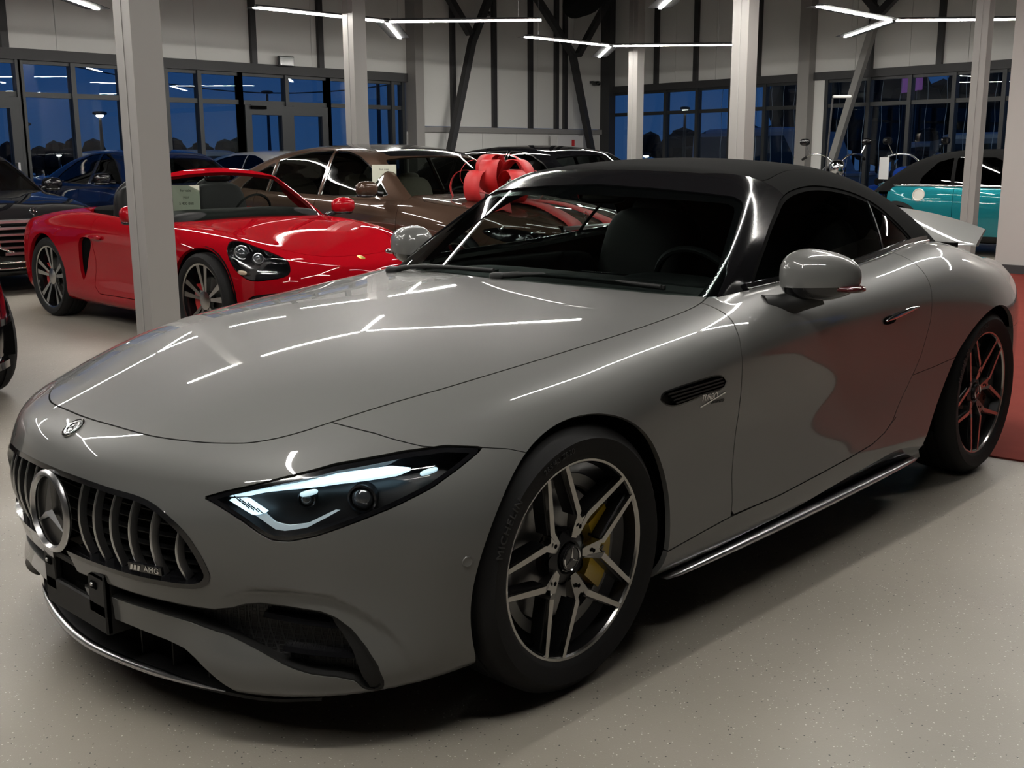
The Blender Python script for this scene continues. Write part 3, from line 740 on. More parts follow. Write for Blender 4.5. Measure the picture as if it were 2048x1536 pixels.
# number-plate bracket
pbk = empty('plate_bracket', parent=HERO); y0, y1, z0, z1, xb = -.13, .197, .218, .374, .893
m = MB(); m.box((xb-.004, (y0+y1)/2, z0+.038), (.018, y1-y0, .076), ch=.004); m.box((xb-.004, (y0+y1)/2, z1-.009), (.018, y1-y0, .018), ch=.004)
for y, wd in ((y0+.03, .06), (y1-.042, .084)): m.box((xb-.004, y, (z0+z1)/2+.02), (.018, wd, .11), ch=.003)
m.box((xb-.03, y1-.004, (z0+z1)/2), (.06, .008, z1-z0)); m.box((xb-.03, y0+.004, (z0+z1)/2), (.06, .008, z1-z0)); m.box((xb-.028, (y0+y1)/2, z1-.004), (.06, y1-y0, .008))
m.build('bracket_frame', M_matte, pbk)
m = MB(); m.box((xb-.022, .02, .325), (.01, .2, .075)); m.box((xb-.014, .05, .302), (.014, .06, .02)); m.build('bracket_recess', M_dark, pbk)
for y in (y0+.03, y1-.05):
    MB().box((xb+.006, y, .338), (.004, .026, .018)).build('bracket_slot', M_dark, pbk); MB().box((xb+.009, y-.004, .339), (.006, .010, .010), ch=.002).build('bracket_clip', M_satin, pbk)
# parking sensors
for s in (1, -1):
    P, n = side_at([.386], .456); n[0, 1] *= s; P[0, 1] *= s
    MB().lathe([(0, .002), (.0095, .0015), (.0115, .0025), (.0125, .0)], 20, 'z').xf(mat4(frame(n[0]), P[0])).build('parking_sensor', PAINT, HERO, 30)

# ---- side: skirt, blade, vent, handle, lettering
for s in (1, -1):
    fl = np.array([1, s, 1]); xs = np.linspace(-.36, -2.16, 40); zt = np.interp(-xs, -sk[:, 0], sk[:, 1])+.006
    P, n = side_at(xs, np.maximum(zt, .17)); yo = np.minimum(P[:, 1]-.012, .918)
    V = []; 
    for i, x in enumerate(xs): V += [(x, yo[i]*s, zt[i]), (x, (yo[i]-.022)*s, (zt[i]+.175)/2), (x, (yo[i]-.015)*s, .172), (x, (yo[i]-.2)*s, .150)]
    mesh('side_skirt', V, [[i*4+k, i*4+k+1, i*4+5+k, i*4+4+k] for i in range(39) for k in range(3)], M_black, HERO, smooth=True)
    xs = np.linspace(-.40, -2.08, 36); e = np.sin(np.linspace(0, math.pi, 36))**.35
    P = np.column_stack([xs, np.full(36, .928)*s, .178+.012*(-xs/2.1)])
    V = []
    for i in range(36):
        c = P[i]; hgt = .013*e[i]+.001; wd = .024*e[i]+.002
        V += [c+[0, -.04*s, hgt*.2], c+[0, (wd-.014)*s, hgt], c+[0, wd*s, 0], c+[0, (wd-.012)*s, -hgt*.9], c+[0, -.04*s, -hgt]]
    mesh('sill_blade', V, [[i*5+k, i*5+(k+1) % 5, i*5+5+(k+1) % 5, i*5+5+k] for i in range(35) for k in range(5)], M_satin, HERO, smooth=True)
    vt = empty('side_vent', parent=HERO)
    panel('vent_back', ventp, M_matte, vt, s, off=-.016, rim=False); panel('vent_rim', ventp.drop(plus(fv, .004)), M_black, vt, s, depth=.02)
    for k, dz in enumerate((-.020, -.010, .0, .010)):
        xs = np.linspace(-.40+.012*k, -.645+.01*abs(k-1.5), 12); P, n = side_at(xs, .717+dz+(xs+.5)*-.012, -.004); P *= fl
        MB().sweep(P, [(-.008, -.0022), (.004*1, -.0022), (.004, .0022), (-.008, .0022)]).build('vent_fin', M_matte, vt)
    # script
    P, n = side_at([-.585], .676, .0005); P *= fl; n *= fl; R = frame(n[0])
    tg = empty('side_lettering', parent=HERO); rr = np.array([[.998, .06, 0], [-.06, .998, 0], [0, 0, 1]]) if s > 0 else np.array([[.998, -.06, 0], [.06, .998, 0], [0, 0, 1]])
    # reading direction runs towards the tail on the left side
    text_mesh('letters_upper', 'TURBO', .026, M_chrome, tg, mat4(R@rr, P[0]+R@np.array([-.02, .009, 0])), .001, .2)
    text_mesh('letters_lower', 'ELECTRIFIED', .0125, M_black, tg, mat4(R@rr, P[0]+R@np.array([.028, -.012, 0])), .001, .2)
    MB().box((0, -.002, .001), (.135, .004, .002)).xf(mat4(R@np.array([[.985, -.17, 0], [.17, .985, 0], [0, 0, 1]]), P[0])).build('lettering_stroke', M_chrome, tg)
    # flush handle
    hx = np.linspace(-1.655, -1.915, 12); P, n = side_at(hx, np.linspace(.781, .806, 12), .012*1.); e = np.sin(np.linspace(.05, math.pi-.05, 12))**.4
    V = []
    for i in range(12):
        c = P[i]; d = n[i]; hh = .011*e[i]; V += [(c-d*.016+[0, 0, hh])*fl, (c-d*.003+[0, 0, hh*.8])*fl, c*fl, (c-d*.004-[0, 0, hh*.8])*fl, (c-d*.016-[0, 0, hh])*fl]
    hd = empty('door_handle', parent=HERO)
    mesh('handle_bar', V, [[i*5+k, i*5+k+1, i*5+6+k, i*5+5+k] for i in range(11) for k in range(4)], M_chrome, hd, smooth=True)
    P, n = side_at([-1.70], .780, .002); MB().superq((0, 0, 0), (.05, .016, .004), .8, .8, 14).xf(mat4(frame(n[0]*fl), P[0]*fl)).build('handle_recess', M_dark, hd, 60)
# ---- cabin: frame, glass, fabric
C = capsule_grid(fc, -1.25, -2.2, .82, 70, 90, 40, 90, th0=0.02, tmax=1.6)
C = C.keep(lambda P: -.022-fb(P))
WG = [(0,1.253),(.241,1.243),(.44,1.229),(.56,1.217),(.60,1.203),(.621,1.18),(.733,.985),(.762,.90),(.775,.80),(-.2,.80),(-.2,1.253)]
fwg = lambda P: np.where((P[:, 0] > -1.42) & (fc_w(P) > -.03), sdpoly(WG, P[:, 1], P[:, 2]), 1.)
def fc_w(P):
    x, y, z = P[:, 0], np.abs(P[:, 1]), P[:, 2]; return (x+.70)+1.72*(z-.955)+.34*y*y+.05*y**4
HDR = lambda P: np.interp(np.abs(P[:, 1]), [0, .2, .38, .5, .56, .60, .65, .9], [-1.302, -1.31, -1.335, -1.385, -1.435, -1.48, -1.5, -1.5])-P[:, 0]   # <0 ahead of the header edge
SIDE = smooth_open([(-.98,.80),(-1.03,.90),(-1.078,.967),(-1.264,1.103),(-1.398,1.176),(-1.44,1.196),(-1.475,1.209),(-1.551,1.228),(-1.72,1.243),(-1.863,1.235),(-2.031,1.205),(-2.162,1.155),(-2.263,1.082),(-2.36,1.0),(-2.44,.93),(-2.5,.80)], 5)
fsw = lambda P: np.where(P[:, 1] > .4, sdpoly(SIDE, P[:, 0], P[:, 2]), 1.)
wind = C.keep(fwg); C = C.drop(fwg)
swin = C.keep(plus(fsw, .001)); C = C.drop(plus(fsw, -.001))
frm = C.keep(HDR); fab = C.drop(HDR)
panel('windshield', wind, G_wind, HERO, 0, rim=False, off=-.003)
panel('windshield_border', wind.drop(lambda P: fwg(P)+np.interp(P[:, 2], [.9, 1.0, 1.2, 1.25], [.05, .018, .018, .05])), M_black, HERO, 0, rim=False, off=-.006)
panel('windshield_frame', frm, M_black, HERO, 0, depth=.03, off=.002)
seam = lambda P: P[:, 1]-np.interp(-P[:, 0], [1.3, 1.495, 1.675, 2.03, 2.3, 2.9], [.57, .558, .523, .502, .54, .70])
panel('roof_fabric', fab.keep(plus(seam, .0015)), M_fabric, HERO, 0, depth=.012)
DIV = lambda P: P[:, 0]+2.003-(P[:, 2]-.976)*-.48
for s in (1, -1):
    panel('roof_side_fabric', fab.drop(plus(seam, -.0015)), M_fabric, HERO, s, depth=.012, off=.001)
    panel('side_window', swin.drop(plus(DIV, -.004)), G_tint, HERO, s, rim=False, off=-.004)
    panel('quarter_window', swin.keep(plus(DIV, .004)), G_tint, HERO, s, rim=False, off=-.005)
    panel('window_divider', swin.drop(plus(DIV, .006)).keep(plus(DIV, -.006)), M_black, HERO, s, depth=.01, off=-.002)
    panel('window_seal', swin.drop(plus(fsw, .014)), M_dark, HERO, s, depth=.01, off=-.003)
    # belt trim follows the body and glass joint
    xs = np.linspace(-1.02, -2.50, 50); zz = np.linspace(.86, 1.06, 100); gx, gz = np.meshgrid(xs, zz, indexing='ij'); Y, _ = side_at(gx.ravel(), gz.ravel(), f=fc); v = fb(Y).reshape(50, 100) > 0; Z = Y.reshape(50, 100, 3)[np.arange(50), v.argmax(1)]
    Z = np.array(Z); Z[:, 1] = np.convolve(np.pad(Z[:, 1], 4, 'edge'), np.ones(9)/9, 'valid'); Z[:, 2] = np.convolve(np.pad(Z[:, 2], 4, 'edge'), np.ones(9)/9, 'valid')
    Z[:, 1] *= s; Z[:, 1] += .006*s
    MB().sweep(Z, [(-.008, -.005), (.008, -.005), (.009, .003), (.003, .007), (-.008, .006)]).build('belt_trim', M_chrome, HERO, 40)
    MB().sweep(Z+[0, -.006*s, .012], [(-.006, -.006), (.006, -.006), (.004, .009), (-.006, .009)]).build('belt_seal', M_black, HERO, 40)
# cowl panel and wipers
cy = np.linspace(-.72, .72, 40); V = []
for y in cy:
    x0 = -.655-.10*y*y; x1 = -.75-.34*y*y
    a = top_at([x0], y)[0][0]; V += [(x0, y, a[2]-.012), (x0-.03, y, a[2]-.03), (x1-.06, y, a[2]-.02), (x1-.10, y, a[2]+.012)]
mesh('cowl_panel', V, [[i*4+k, i*4+k+1, i*4+5+k, i*4+4+k] for i in range(39) for k in range(3)], M_matte, HERO, smooth=True)
for (ax, ay), (bx, by) in (((-.70, -.02), (-.80, .60)), ((-.72, -.60), (-.72, -.06))):
    wp = empty('wiper', parent=HERO)
    a = top_at([ax], ay)[0][0]+[0, 0, .006]; b = top_at([bx], by)[0][0]+[0, 0, .022]; mid = (a+b)/2+[-.02, 0, .010]
    MB().tube(smooth_open([a, (a*2+mid)/3+[0, 0, .008], mid, b], 5), [.011]*5+[.008]*5+[.006]*6, 8).build('wiper_arm', M_matte, wp, 60)
    MB().bar(mid+[-.02, -.3*(by-ay), -.004], b+[-.02, .0, -.006], .012, .014).build('wiper_blade', M_matte, wp)
    MB().superq(a, (.022, .03, .014), .6, .6, 14).build('wiper_pivot', M_matte, wp, 60)
# spoiler
V = []; ys = np.linspace(-.63, .63, 30)
for y in ys:
    e = abs(y)/.63; xl = -3.22-.09*e*e; zl = .955-.028*e*e; xu = -3.46+.06*e*e; zu = 1.090-.095*e*e; th = .020*(1-.5*e**4)
    V += [(xl+.012, y, zl-.004), (xl, y, zl+.012), (xu, y, zu+.006), (xu-.012, y, zu), (xu+.02, y, zu-th-.012), (xl-.02, y, zl-.004)]
F = [[i*6+k, i*6+(k+1) % 6, i*6+6+(k+1) % 6, i*6+6+k] for i in range(29) for k in range(6)]+[[0, 1, 2, 3, 4, 5], [29*6+k for k in (5, 4, 3, 2, 1, 0)]]
o = mesh('spoiler', V, F, PAINT, HERO, smooth=True); o.data.set_sharp_from_angle(angle=.6)
for y in (-.3, .3): MB().box((-3.32, y, .93), (.05, .02, .10)).build('spoiler_stay', M_matte, HERO)
# ---- mirrors
for s in (1, -1):
    mr = empty('door_mirror', parent=HERO); fl = np.array([1, s, 1])
    def shp(V):
        V = V.copy(); x, y, z = V[:, 0], V[:, 1], V[:, 2]
        V[:, 0] = np.where(x < 0, x*.45, x)*(1-.25*np.clip(y/.12, -1, 1)); V[:, 2] = z*(1-.18*np.clip(y/.12, -1, 1)-.0)+.012*np.clip(y/.12, -1, 1)*0; V[:, 0] -= .25*(y+.05)*0+.30*np.maximum(y+.02, 0)**1.2
        return V
    cm = np.array([-1.135, .968, .985])
    q = MB().superq((0, 0, 0), (.092, .122, .080), .8, .8, 40, fn=shp); V = np.array(q.V)
    up = [f for f in q.F if np.mean([V[i, 2] for i in f]) > -.030]; lo = [f for f in q.F if np.mean([V[i, 2] for i in f]) <= -.030]
    mesh('mirror_housing', (V+cm)*fl, up, PAINT, mr, smooth=True); mesh('mirror_base', (V*[.99, .99, 1]+cm)*fl, lo, M_black, mr, smooth=True)
    MB().tube((np.array([(-1.02, .84, .880), (-1.06, .87, .885), (-1.10, .92, .905), (-1.13, .965, .935)]))*fl, [.045, .04, .034, .045], 14).build('mirror_arm', M_matte, mr, 60)
    MB().superq(np.array([-1.174, .968, .985])*fl, (.004, .105, .065), .6, .6, 16).build('mirror_glass', M_chrome, mr, 60)
    MB().superq((cm+[-.005, .095, -.034])*fl, (.045, .05, .012), .7, .7, 18).build('mirror_indicator', pm('dark lamp red', (.06, .008, .008), .08, coat=1.), mr, 60)
# ---- interior
it = empty('cabin_interior', parent=HERO)
MB().box((-1.75, 0, .32), (1.9, 1.5, .04)).box((-1.75, .80, .6), (1.9, .04, .55)).box((-1.75, -.80, .6), (1.9, .04, .55)).box((-2.75, 0, .65), (.05, 1.5, .66)).build('tub', M_dark, it)
MB().superq((-1.02, 0, .83), (.24, .74, .10), .5, .25, 32).build('dashboard', M_leather, it, 50)
MB().superq((-1.17, .37, .90), (.10, .19, .045), .6, .5, 20).build('instrument_hood', M_leather, it, 60)
MB().box((-1.26, 0, .82), (.02, .24, .20), ch=.008).build('centre_screen', M_black, it)
MB().superq((-1.55, 0, .58), (.45, .12, .16), .4, .4, 18).build('centre_console', M_leather, it, 60)
Rw = frame((-.90, 0, .42)); Xw = mat4(Rw, (-1.36, .37, .86))
MB().lathe([(.172, 0), (.180, .014), (.190, .014), (.198, 0), (.190, -.014), (.180, -.014)], 36, 'z', closed=True).xf(Xw).build('steering_wheel', M_leather, it, 60)
MB().superq((0, 0, -.01), (.07, .06, .022), .6, .6, 16).bar((-.18, 0, 0), (.18, 0, 0), .03, .015).bar((0, 0, 0), (0, -.18, 0), .03, .015).xf(Xw).build('steering_hub', M_leather, it, 60)
for s in (1, -1):
    MB().superq((-1.72, .37*s, .50), (.27, .25, .10), .5, .45, 22).build('seat_cushion', M_leather, it, 60)
    Rs = np.array([[math.cos(.30), 0, math.sin(-.30)], [0, 1, 0], [math.sin(.30), 0, math.cos(.30)]])
    MB().superq((-2.02, .37*s, .80), (.085, .25, .33), .45, .5, 22, R=Rs).build('seat_back', M_leather, it, 60)
    MB().superq((-2.12, .37*s, 1.08), (.06, .14, .085), .55, .5, 20, R=Rs).build('head_rest', M_leather, it, 60)
    MB().superq((-2.035, .37*s, .995), (.035, .10, .026), .5, .4, 16, R=Rs).build('seat_insert', pm('seat insert silver', (.5, .55, .54), .3, .5), it, 60)
    MB().superq((-1.6, .79*s, .80), (.55, .04, .12), .4, .3, 18).build('door_trim', M_leather, it, 60)
MB().superq((-1.245, 0, 1.215), (.03, .11, .035), .6, .5, 16).build('rear_mirror', M_black, it, 60)
# ---- wheels
def ring_arc(a0, a1, n): return [a0+(a1-a0)*i/n for i in range(n+1)]
def tyre(parent, R, rr, w, m=M_rubber, grooves=True):
    h = w/2; P = [(rr-.006, -h*.80), (rr+.010, -h*.93), (rr+(R-rr)*.5, -h*1.0), (R-.030, -h*.95), (R-.013, -h*.85), (R-.003, -h*.70)]
    if grooves:
        for g in (-.38, 0, .38): P += [(R, g*h-.010), (R-.007, g*h-.008), (R-.007, g*h+.008), (R, g*h+.010)]
    P += [(R-.002, h*.70), (R-.010, h*.84), (R-.028, h*.95), (rr+(R-rr)*.62, h*1.0), (rr+(R-rr)*.5, h*.995), (rr+.016, h*.95), (rr+.010, h*.93), (rr-.006, h*.80)]
    return MB().lathe(P, 72, 'y').build('tyre', m, parent, 35)
def spoke_solid(mb, pts, y0, y1, side):
    """flat-faced spoke: polygon in wheel plane between depths"""
    n = len(pts); mb.prism(pts, y0, y1, 'y'); return mb
M_wheelface = pm('machined wheel face', (.46, .45, .43), .22, 1.); M_wheeldark = pm('dark wheel metal', (.05, .05, .052), .30, .85)
def amg_wheel(name, parent, c, side, rot):
    w_ = empty(name, c, parent=parent); w_.scale = (1, side, 1)
    tyre(w_, .352, .262, .258)
    Y = .098
    MB().lathe([(.256, Y+.012), (.262, Y+.014), (.268, Y+.010), (.270, Y-.02)], 72, 'y').lathe([(.256, Y+.012), (.252, Y+.004)], 72, 'y').build('rim_lip', M_wheelface, w_, 40)
    MB().lathe([(.252, Y+.006), (.247, Y-.03), (.215, Y-.045), (.212, Y-.055), (.205, Y-.06), (.22, -.11)], 72, 'y').build('rim_barrel', M_wheeldark, w_, 40)
    MB().lathe([(.214, Y-.042), (.185, Y-.044), (.182, Y-.06)], 60, 'y').build('rim_inner_ring', pm('grey wheel ring', (.22, .22, .22), .4, .6), w_, 40)
    for k in range(5):
        b = rot+k*2*math.pi/5; f = MB(); d = MB()
        u = np.array([math.cos(b), math.sin(b)]); v = np.array([-u[1], u[0]])
        for sg in (1, -1):
            e = np.array([math.cos(b+sg*math.radians(28.2)), math.sin(b+sg*math.radians(28.2))])*.256
            a = u*.118+v*sg*.020; t = (e-a)/np.linalg.norm(e-a); nn = np.array([-t[1], t[0]])
            w0, w1 = .0085, .0062
            q = [a-nn*w0, e-nn*w1, e+nn*w1, a+nn*w0]
            f.add([(x, Y+.002, z) for x, z in q[:1]]+[(x, Y+.012, z) for x, z in q[1:3]]+[(x, Y+.002, z) for x, z in q[3:]]+[(x, Y-.006, z) for x, z in q], [[0, 1, 2, 3], [4, 5, 1, 0], [5, 6, 2, 1], [6, 7, 3, 2], [7, 4, 0, 3]])
            q2 = [a-nn*.012, e-nn*.010, e+nn*.010, a+nn*.012]
            d.add([(x, Y-.007, z) for x, z in q2]+[(x, Y-.045, z) for x, z in q2], [[0, 1, 2, 3], [4, 5, 1, 0], [5, 6, 2, 1], [6, 7, 3, 2], [7, 4, 0, 3], [7, 6, 5, 4]])
            # wedge arm from hub to split
            g = u*.062+v*sg*.011; q = [g-nn*.004, a-nn*w0, a+nn*w0, g+nn*.006]
            f.add([(x, Y-.012, z) for x, z in q[:1]]+[(x, Y+.002, z) for x, z in q[1:3]]+[(x, Y-.012, z) for x, z in q[3:]]+[(x, Y-.03, z) for x, z in q], [[0, 1, 2, 3], [4, 5, 1, 0], [5, 6, 2, 1], [6, 7, 3, 2], [7, 4, 0, 3]])
        wd = [u*.052-v*.010, u*.098-v*.022, u*.114-v*.012, u*.106, u*.114+v*.012, u*.098+v*.022, u*.052+v*.010]
        f.add([(x, Y-.014 if i in (0, 6) else Y-.002, z) for i, (x, z) in enumerate(wd)]+[(x, Y-.03, z) for x, z in wd], [list(range(7))]+[[i, (i+1) % 7, 7+(i+1) % 7, 7+i] for i in range(7)])
        f.build('spoke_face', M_wheelface, w_, 20); d.build('spoke_body', M_wheeldark, w_, 20)
        p = u*.084; MB().lathe([(0, 0), (.006, 0)], 14, 'y').xf(mat4(np.eye(3), (p[0], Y+.0015-.003, p[1]))).build('bolt_hole', M_dark, w_)
        b2 = b+math.pi/5; p = np.array([math.cos(b2), math.sin(b2)])*.056; MB().lathe([(.018, 0), (.016, -.02), (0, -.022)], 18, 'y', c=(p[0], Y-.020, p[1])).build('lug_pocket', M_dark, w_)
    MB().lathe([(.075, Y-.045), (.070, Y-.024), (.045, Y-.016), (.040, Y-.020)], 40, 'y').build('hub', M_wheeldark, w_, 40)
    MB().lathe([(.036, Y-.016), (.034, Y-.006), (.030, Y-.005), (0, Y-.004)], 36, 'y').build('hub_cap', pm('hub cap grey', (.10, .10, .105), .2, .9), w_, 40)
    Rm = np.array([[1, 0, 0], [0, 0, 1], [0, 1, 0]], float)
    m = MB(); V = [(0, 0, .003)]
    for k in range(6):
        a = math.pi/2+k*math.pi/3; q = .028 if k % 2 == 0 else .005; V.append((q*math.cos(a), q*math.sin(a), 0))
    m.add(V, [[0, 1+k, 1+(k+1) % 6] for k in range(6)]).lathe([(.0285, 0), (.030, .002), (.0315, 0)], 36, 'z').xf(mat4(Rm, (0, Y-.0035, 0))).build('cap_star', M_chrome, w_)
    MB().lathe([(.175, .012), (.175, .030), (.07, .030), (.07, .012)], 48, 'y', closed=True).build('brake_disc', M_disc, w_, 30)
    # caliper behind the rear-facing spokes
    A = ring_arc(math.radians(150), math.radians(222), 8); cal = MB()
    outer = [(.196*math.cos(a), .196*math.sin(a)) for a in A]; inner = [(.118*math.cos(a), .118*math.sin(a)) for a in A[::-1]]
    cal.prism(outer+inner, -.01, .062, 'y').build('brake_caliper', M_yellow if name == 'front_wheel' else pm('brown caliper', (.10, .03, .02), .4), w_, 40)
    mp = mat4(np.array([[-1, 0, 0], [0, 0, 1], [0, 1, 0]], float)@rotz(math.radians(-75)), (-.155, .064, -.03))
    text_mesh('caliper_letters', 'AMG', .034, M_black, w_, mp, .0006)
    # sidewall letters
    def around(a0, rad):
        def g(A):
            an = a0+side*A[:, 0]/rad; r = rad+A[:, 1]; return np.column_stack([r*np.cos(an), .1292+A[:, 2], r*np.sin(an)])
        return g
    M_tl = pm('raised tyre letters', (.024, .024, .025), .5)
    text_mesh('tyre_brand', 'MICHELIN', .030, M_tl, w_, around(math.radians(30), .316), .0012, space=1.15)
    text_mesh('tyre_size', '265/40 ZR20', .020, M_tl, w_, around(math.radians(72), .300), .0012, space=1.1)
    MB().box((.15, Y-.02, -.19), (.008, .03, .008), rotz(.3)).build('valve', M_dark, w_)
    return w_
for x, nm, yc, rt_ in ((0, 'front_wheel', .822, math.pi+.02), (-2.7, 'rear_wheel', .818, math.pi-.22)):
    for s in (1, -1): amg_wheel(nm, HERO, (x, yc*s, .352), s, rt_)
    for s in (1, -1):
        A = ring_arc(-.25, math.pi+.25, 30); V = []
        for a in A:
            for y in (.90, .50): V.append((x+(.405 if x == 0 else .42)*math.cos(a), y*s, .35+.405*math.sin(a)))
        n = len(V); V += [(x, .50*s, .35)]
        mesh('arch_liner', V, [[2*i, 2*i+1, 2*i+3, 2*i+2] for i in range(30)]+[[2*i+1, n, 2*i+3] for i in range(30)], M_dark, HERO, smooth=False)
MB().box((-1.35, 0, .165), (1.9, 1.6, .02)).box((.25, 0, .15), (.9, 1.0, .02)).box((-3.1, 0, .2), (.8, 1.2, .02)).build('underbody', M_dark, HERO)  # flat dark pans put in under the car to block light
print('hero', round(time.time()-T0, 1))
# ================================================================ the showroom
def floor_mat():
    m = bpy.data.materials.new('flaked epoxy floor'); N, L = nodes(m); b = N['Principled BSDF']; tc = N.new('ShaderNodeTexCoord')
    base = N.new('ShaderNodeTexNoise'); base.inputs['Scale'].default_value = 1.3; base.inputs['Detail'].default_value = 5; L.new(tc.outputs['Object'], base.inputs[0])
    cr = N.new('ShaderNodeValToRGB'); cr.color_ramp.elements[0].color = (.245, .222, .190, 1); cr.color_ramp.elements[1].color = (.295, .270, .232, 1); cr.color_ramp.elements[0].position = .3; cr.color_ramp.elements[1].position = .7; L.new(base.outputs['Fac'], cr.inputs[0])
    last = cr.outputs[0]
    for sc, thr, col, seed in ((150, .955, (.60, .58, .54, 1), 0.), (130, .965, (.045, .044, .042, 1), 7.3), (230, .95, (.40, .39, .36, 1), 3.1)):
        mp = N.new('ShaderNodeMapping'); mp.inputs['Location'].default_value = (seed, seed*.7, 0); L.new(tc.outputs['Object'], mp.inputs[0])
        v = N.new('ShaderNodeTexVoronoi'); v.inputs['Scale'].default_value = sc; L.new(mp.outputs[0], v.inputs[0])
        sx = N.new('ShaderNodeSeparateColor'); L.new(v.outputs['Color'], sx.inputs[0])
        a = N.new('ShaderNodeMath'); a.operation = 'GREATER_THAN'; a.inputs[1].default_value = thr; L.new(sx.outputs[0], a.inputs[0])
        d = N.new('ShaderNodeMath'); d.operation = 'LESS_THAN'; d.inputs[1].default_value = .30; L.new(v.outputs['Distance'], d.inputs[0])
        c = N.new('ShaderNodeMath'); c.operation = 'MULTIPLY'; L.new(a.outputs[0], c.inputs[0]); L.new(d.outputs[0], c.inputs[1])
        mx = N.new('ShaderNodeMix'); mx.data_type = 'RGBA'; L.new(c.outputs[0], mx.inputs[0]); L.new(last, mx.inputs[6]); mx.inputs[7].default_value = col; last = mx.outputs[2]
    L.new(last, b.inputs['Base Color']); b.inputs['Roughness'].default_value = .38; b.inputs['Specular IOR Level'].default_value = .45
    n2 = N.new('ShaderNodeTexNoise'); n2.inputs['Scale'].default_value = 260; L.new(tc.outputs['Object'], n2.inputs[0]); bn = N.new('ShaderNodeBump'); bn.inputs['Strength'].default_value = .12; bn.inputs['Distance'].default_value = .003; L.new(n2.outputs['Fac'], bn.inputs['Height']); L.new(bn.outputs[0], b.inputs['Normal'])
    return m
def tagk(o): o['kind'] = 'structure'; return o
XW0, XW1, YW0, YW1, ZC = -17.9, 9.0, -13.0, 9.0, 6.2
tagk(MB().box(((XW0+XW1)/2, (YW0+YW1)/2-.0, -.05), (XW1-XW0, YW1-YW0+.2, .10)).build('floor', floor_mat()))
RP = smooth_open([(-2.98,-2.4),(-2.98,.2),(-2.98,.9),(-3.06,1.45),(-3.32,1.95),(-3.85,2.55),(-5.0,3.4),(-6.6,4.1),(-8.6,4.5),(-11.0,4.6)], 5)
red = MB().prism([(-11.0, -2.4)]+[tuple(q) for q in RP], .0005, .008).build('carpet', pm('red floor covering', (.185, .036, .028), .8, spec=.04, var=(6, .15), bump=(300, .3)))
tag(red, 'large dull red floor covering lying behind the grey convertible', 'carpet')
M_panel = pm('wall panel grey', (.74, .735, .71), .55, var=(.8, .05)); M_steel = pm('dark grey steel', (.035, .035, .037), .5, var=(2, .1)); M_col = pm('light grey column paint', (.29, .278, .266), .45)
M_ceil = pm('ceiling grey', (.04, .04, .04), .8); M_frame = pm('window frame grey', (.022, .025, .027), .4); G_pane = glass('window glass', (.80, .86, .90), 1.42)
tagk(MB().box(((XW0+XW1)/2, (YW0+YW1)/2, ZC+.1), (XW1-XW0, YW1-YW0+.4, .2)).build('ceiling', M_ceil))
for k, x in enumerate(np.arange(-16, 8, 4.0)): MB().box((x, -2, ZC-.25), (.2, YW1-YW0, .5)).build('beam', M_steel, bpy.data.objects['ceiling'])
# a wall is laid out in its own frame: s along it, d towards the room, z up
class Wall:
    def __init__(w, name, a, b, kind='structure'):
        w.a = np.array(a, float); w.e = np.array(b, float)-w.a; w.L = np.linalg.norm(w.e); w.e /= w.L; w.n = np.array([-w.e[1], w.e[0]])
        if w.n@(np.array([-4, -3.])-w.a) < 0: w.n = -w.n
        w.R = np.array([[w.e[0], w.n[0], 0], [w.e[1], w.n[1], 0], [0, 0, 1]])
        w.o = empty(name); tagk(w.o)
    def P(w, s, d, z): return np.append(w.a+w.e*s+w.n*d, z)
    def box(w, name, m, s0, s1, d0, d1, z0, z1, parent=None, kind=None):
        o = MB().box(w.P((s0+s1)/2, (d0+d1)/2, (z0+z1)/2), (s1-s0, d1-d0, z1-z0), w.R).build(name, m, w.o if parent is None else (None if parent == 0 else parent)); 
        return o
    def panels(w, s0, s1, z0, z1, step=1.07, m=None):
        n = max(1, round((s1-s0)/step)); q = (s1-s0)/n
        for i in range(n): w.box('panel', m or M_panel, s0+i*q+.004, s0+(i+1)*q-.004, -.10, 0, z0, z1)
    def window(w, name, s_list, z0=.08, zt=2.22, z1=2.68, doors=()):
        o = empty(name); tagk(o); d0, d1 = -.09, -.02; s0, s1 = s_list[0], s_list[-1]
        for s in s_list: w.box('mullion', M_frame, s-.035, s+.035, d0-.03, d1+.03, z0, z1, o)
        for i, (a, b) in enumerate(zip(s_list, s_list[1:])):
            w.box('sill', M_frame, a+.035, b-.035, d0, d1, z0, z0+.08, o); w.box('transom', M_frame, a+.035, b-.035, d0, d1, zt-.035, zt+.035, o); w.box('head', M_frame, a+.035, b-.035, d0, d1, z1-.05, z1, o)
            w.box('pane', G_pane, a+.035, b-.035, -.07, -.045, zt+.035, z1-.05, o)
            if i not in doors: w.box('pane', G_pane, a+.035, b-.035, -.07, -.045, z0+.08, zt-.035, o)
        return o
    def door(w, name, s0, s1, zt=2.18, leaves=2):
        o = empty(name); tagk(o); q = (s1-s0)/leaves
        for i in range(leaves):
            a, b = s0+i*q, s0+(i+1)*q
            for x in (a+.06, b-.06): w.box('stile', M_frame, x-.06, x+.06, -.10, .02, .02, zt, o)
            for z in (.12, zt-.07): w.box('rail', M_frame, a+.12, b-.12, -.10, .02, z-.08, z+.08, o)
            w.box('pane', G_pane, a+.12, b-.12, -.05, -.025, .2, zt-.15, o); w.box('handle', M_satin, b-.10 if i == 0 else a+.04, b-.07 if i == 0 else a+.07, .03, .07, .8, 1.3, o)
        w.box('closer', M_dark, s0+.1, s0+.38, .02, .07, zt-.06, zt-.01, o)
        return o
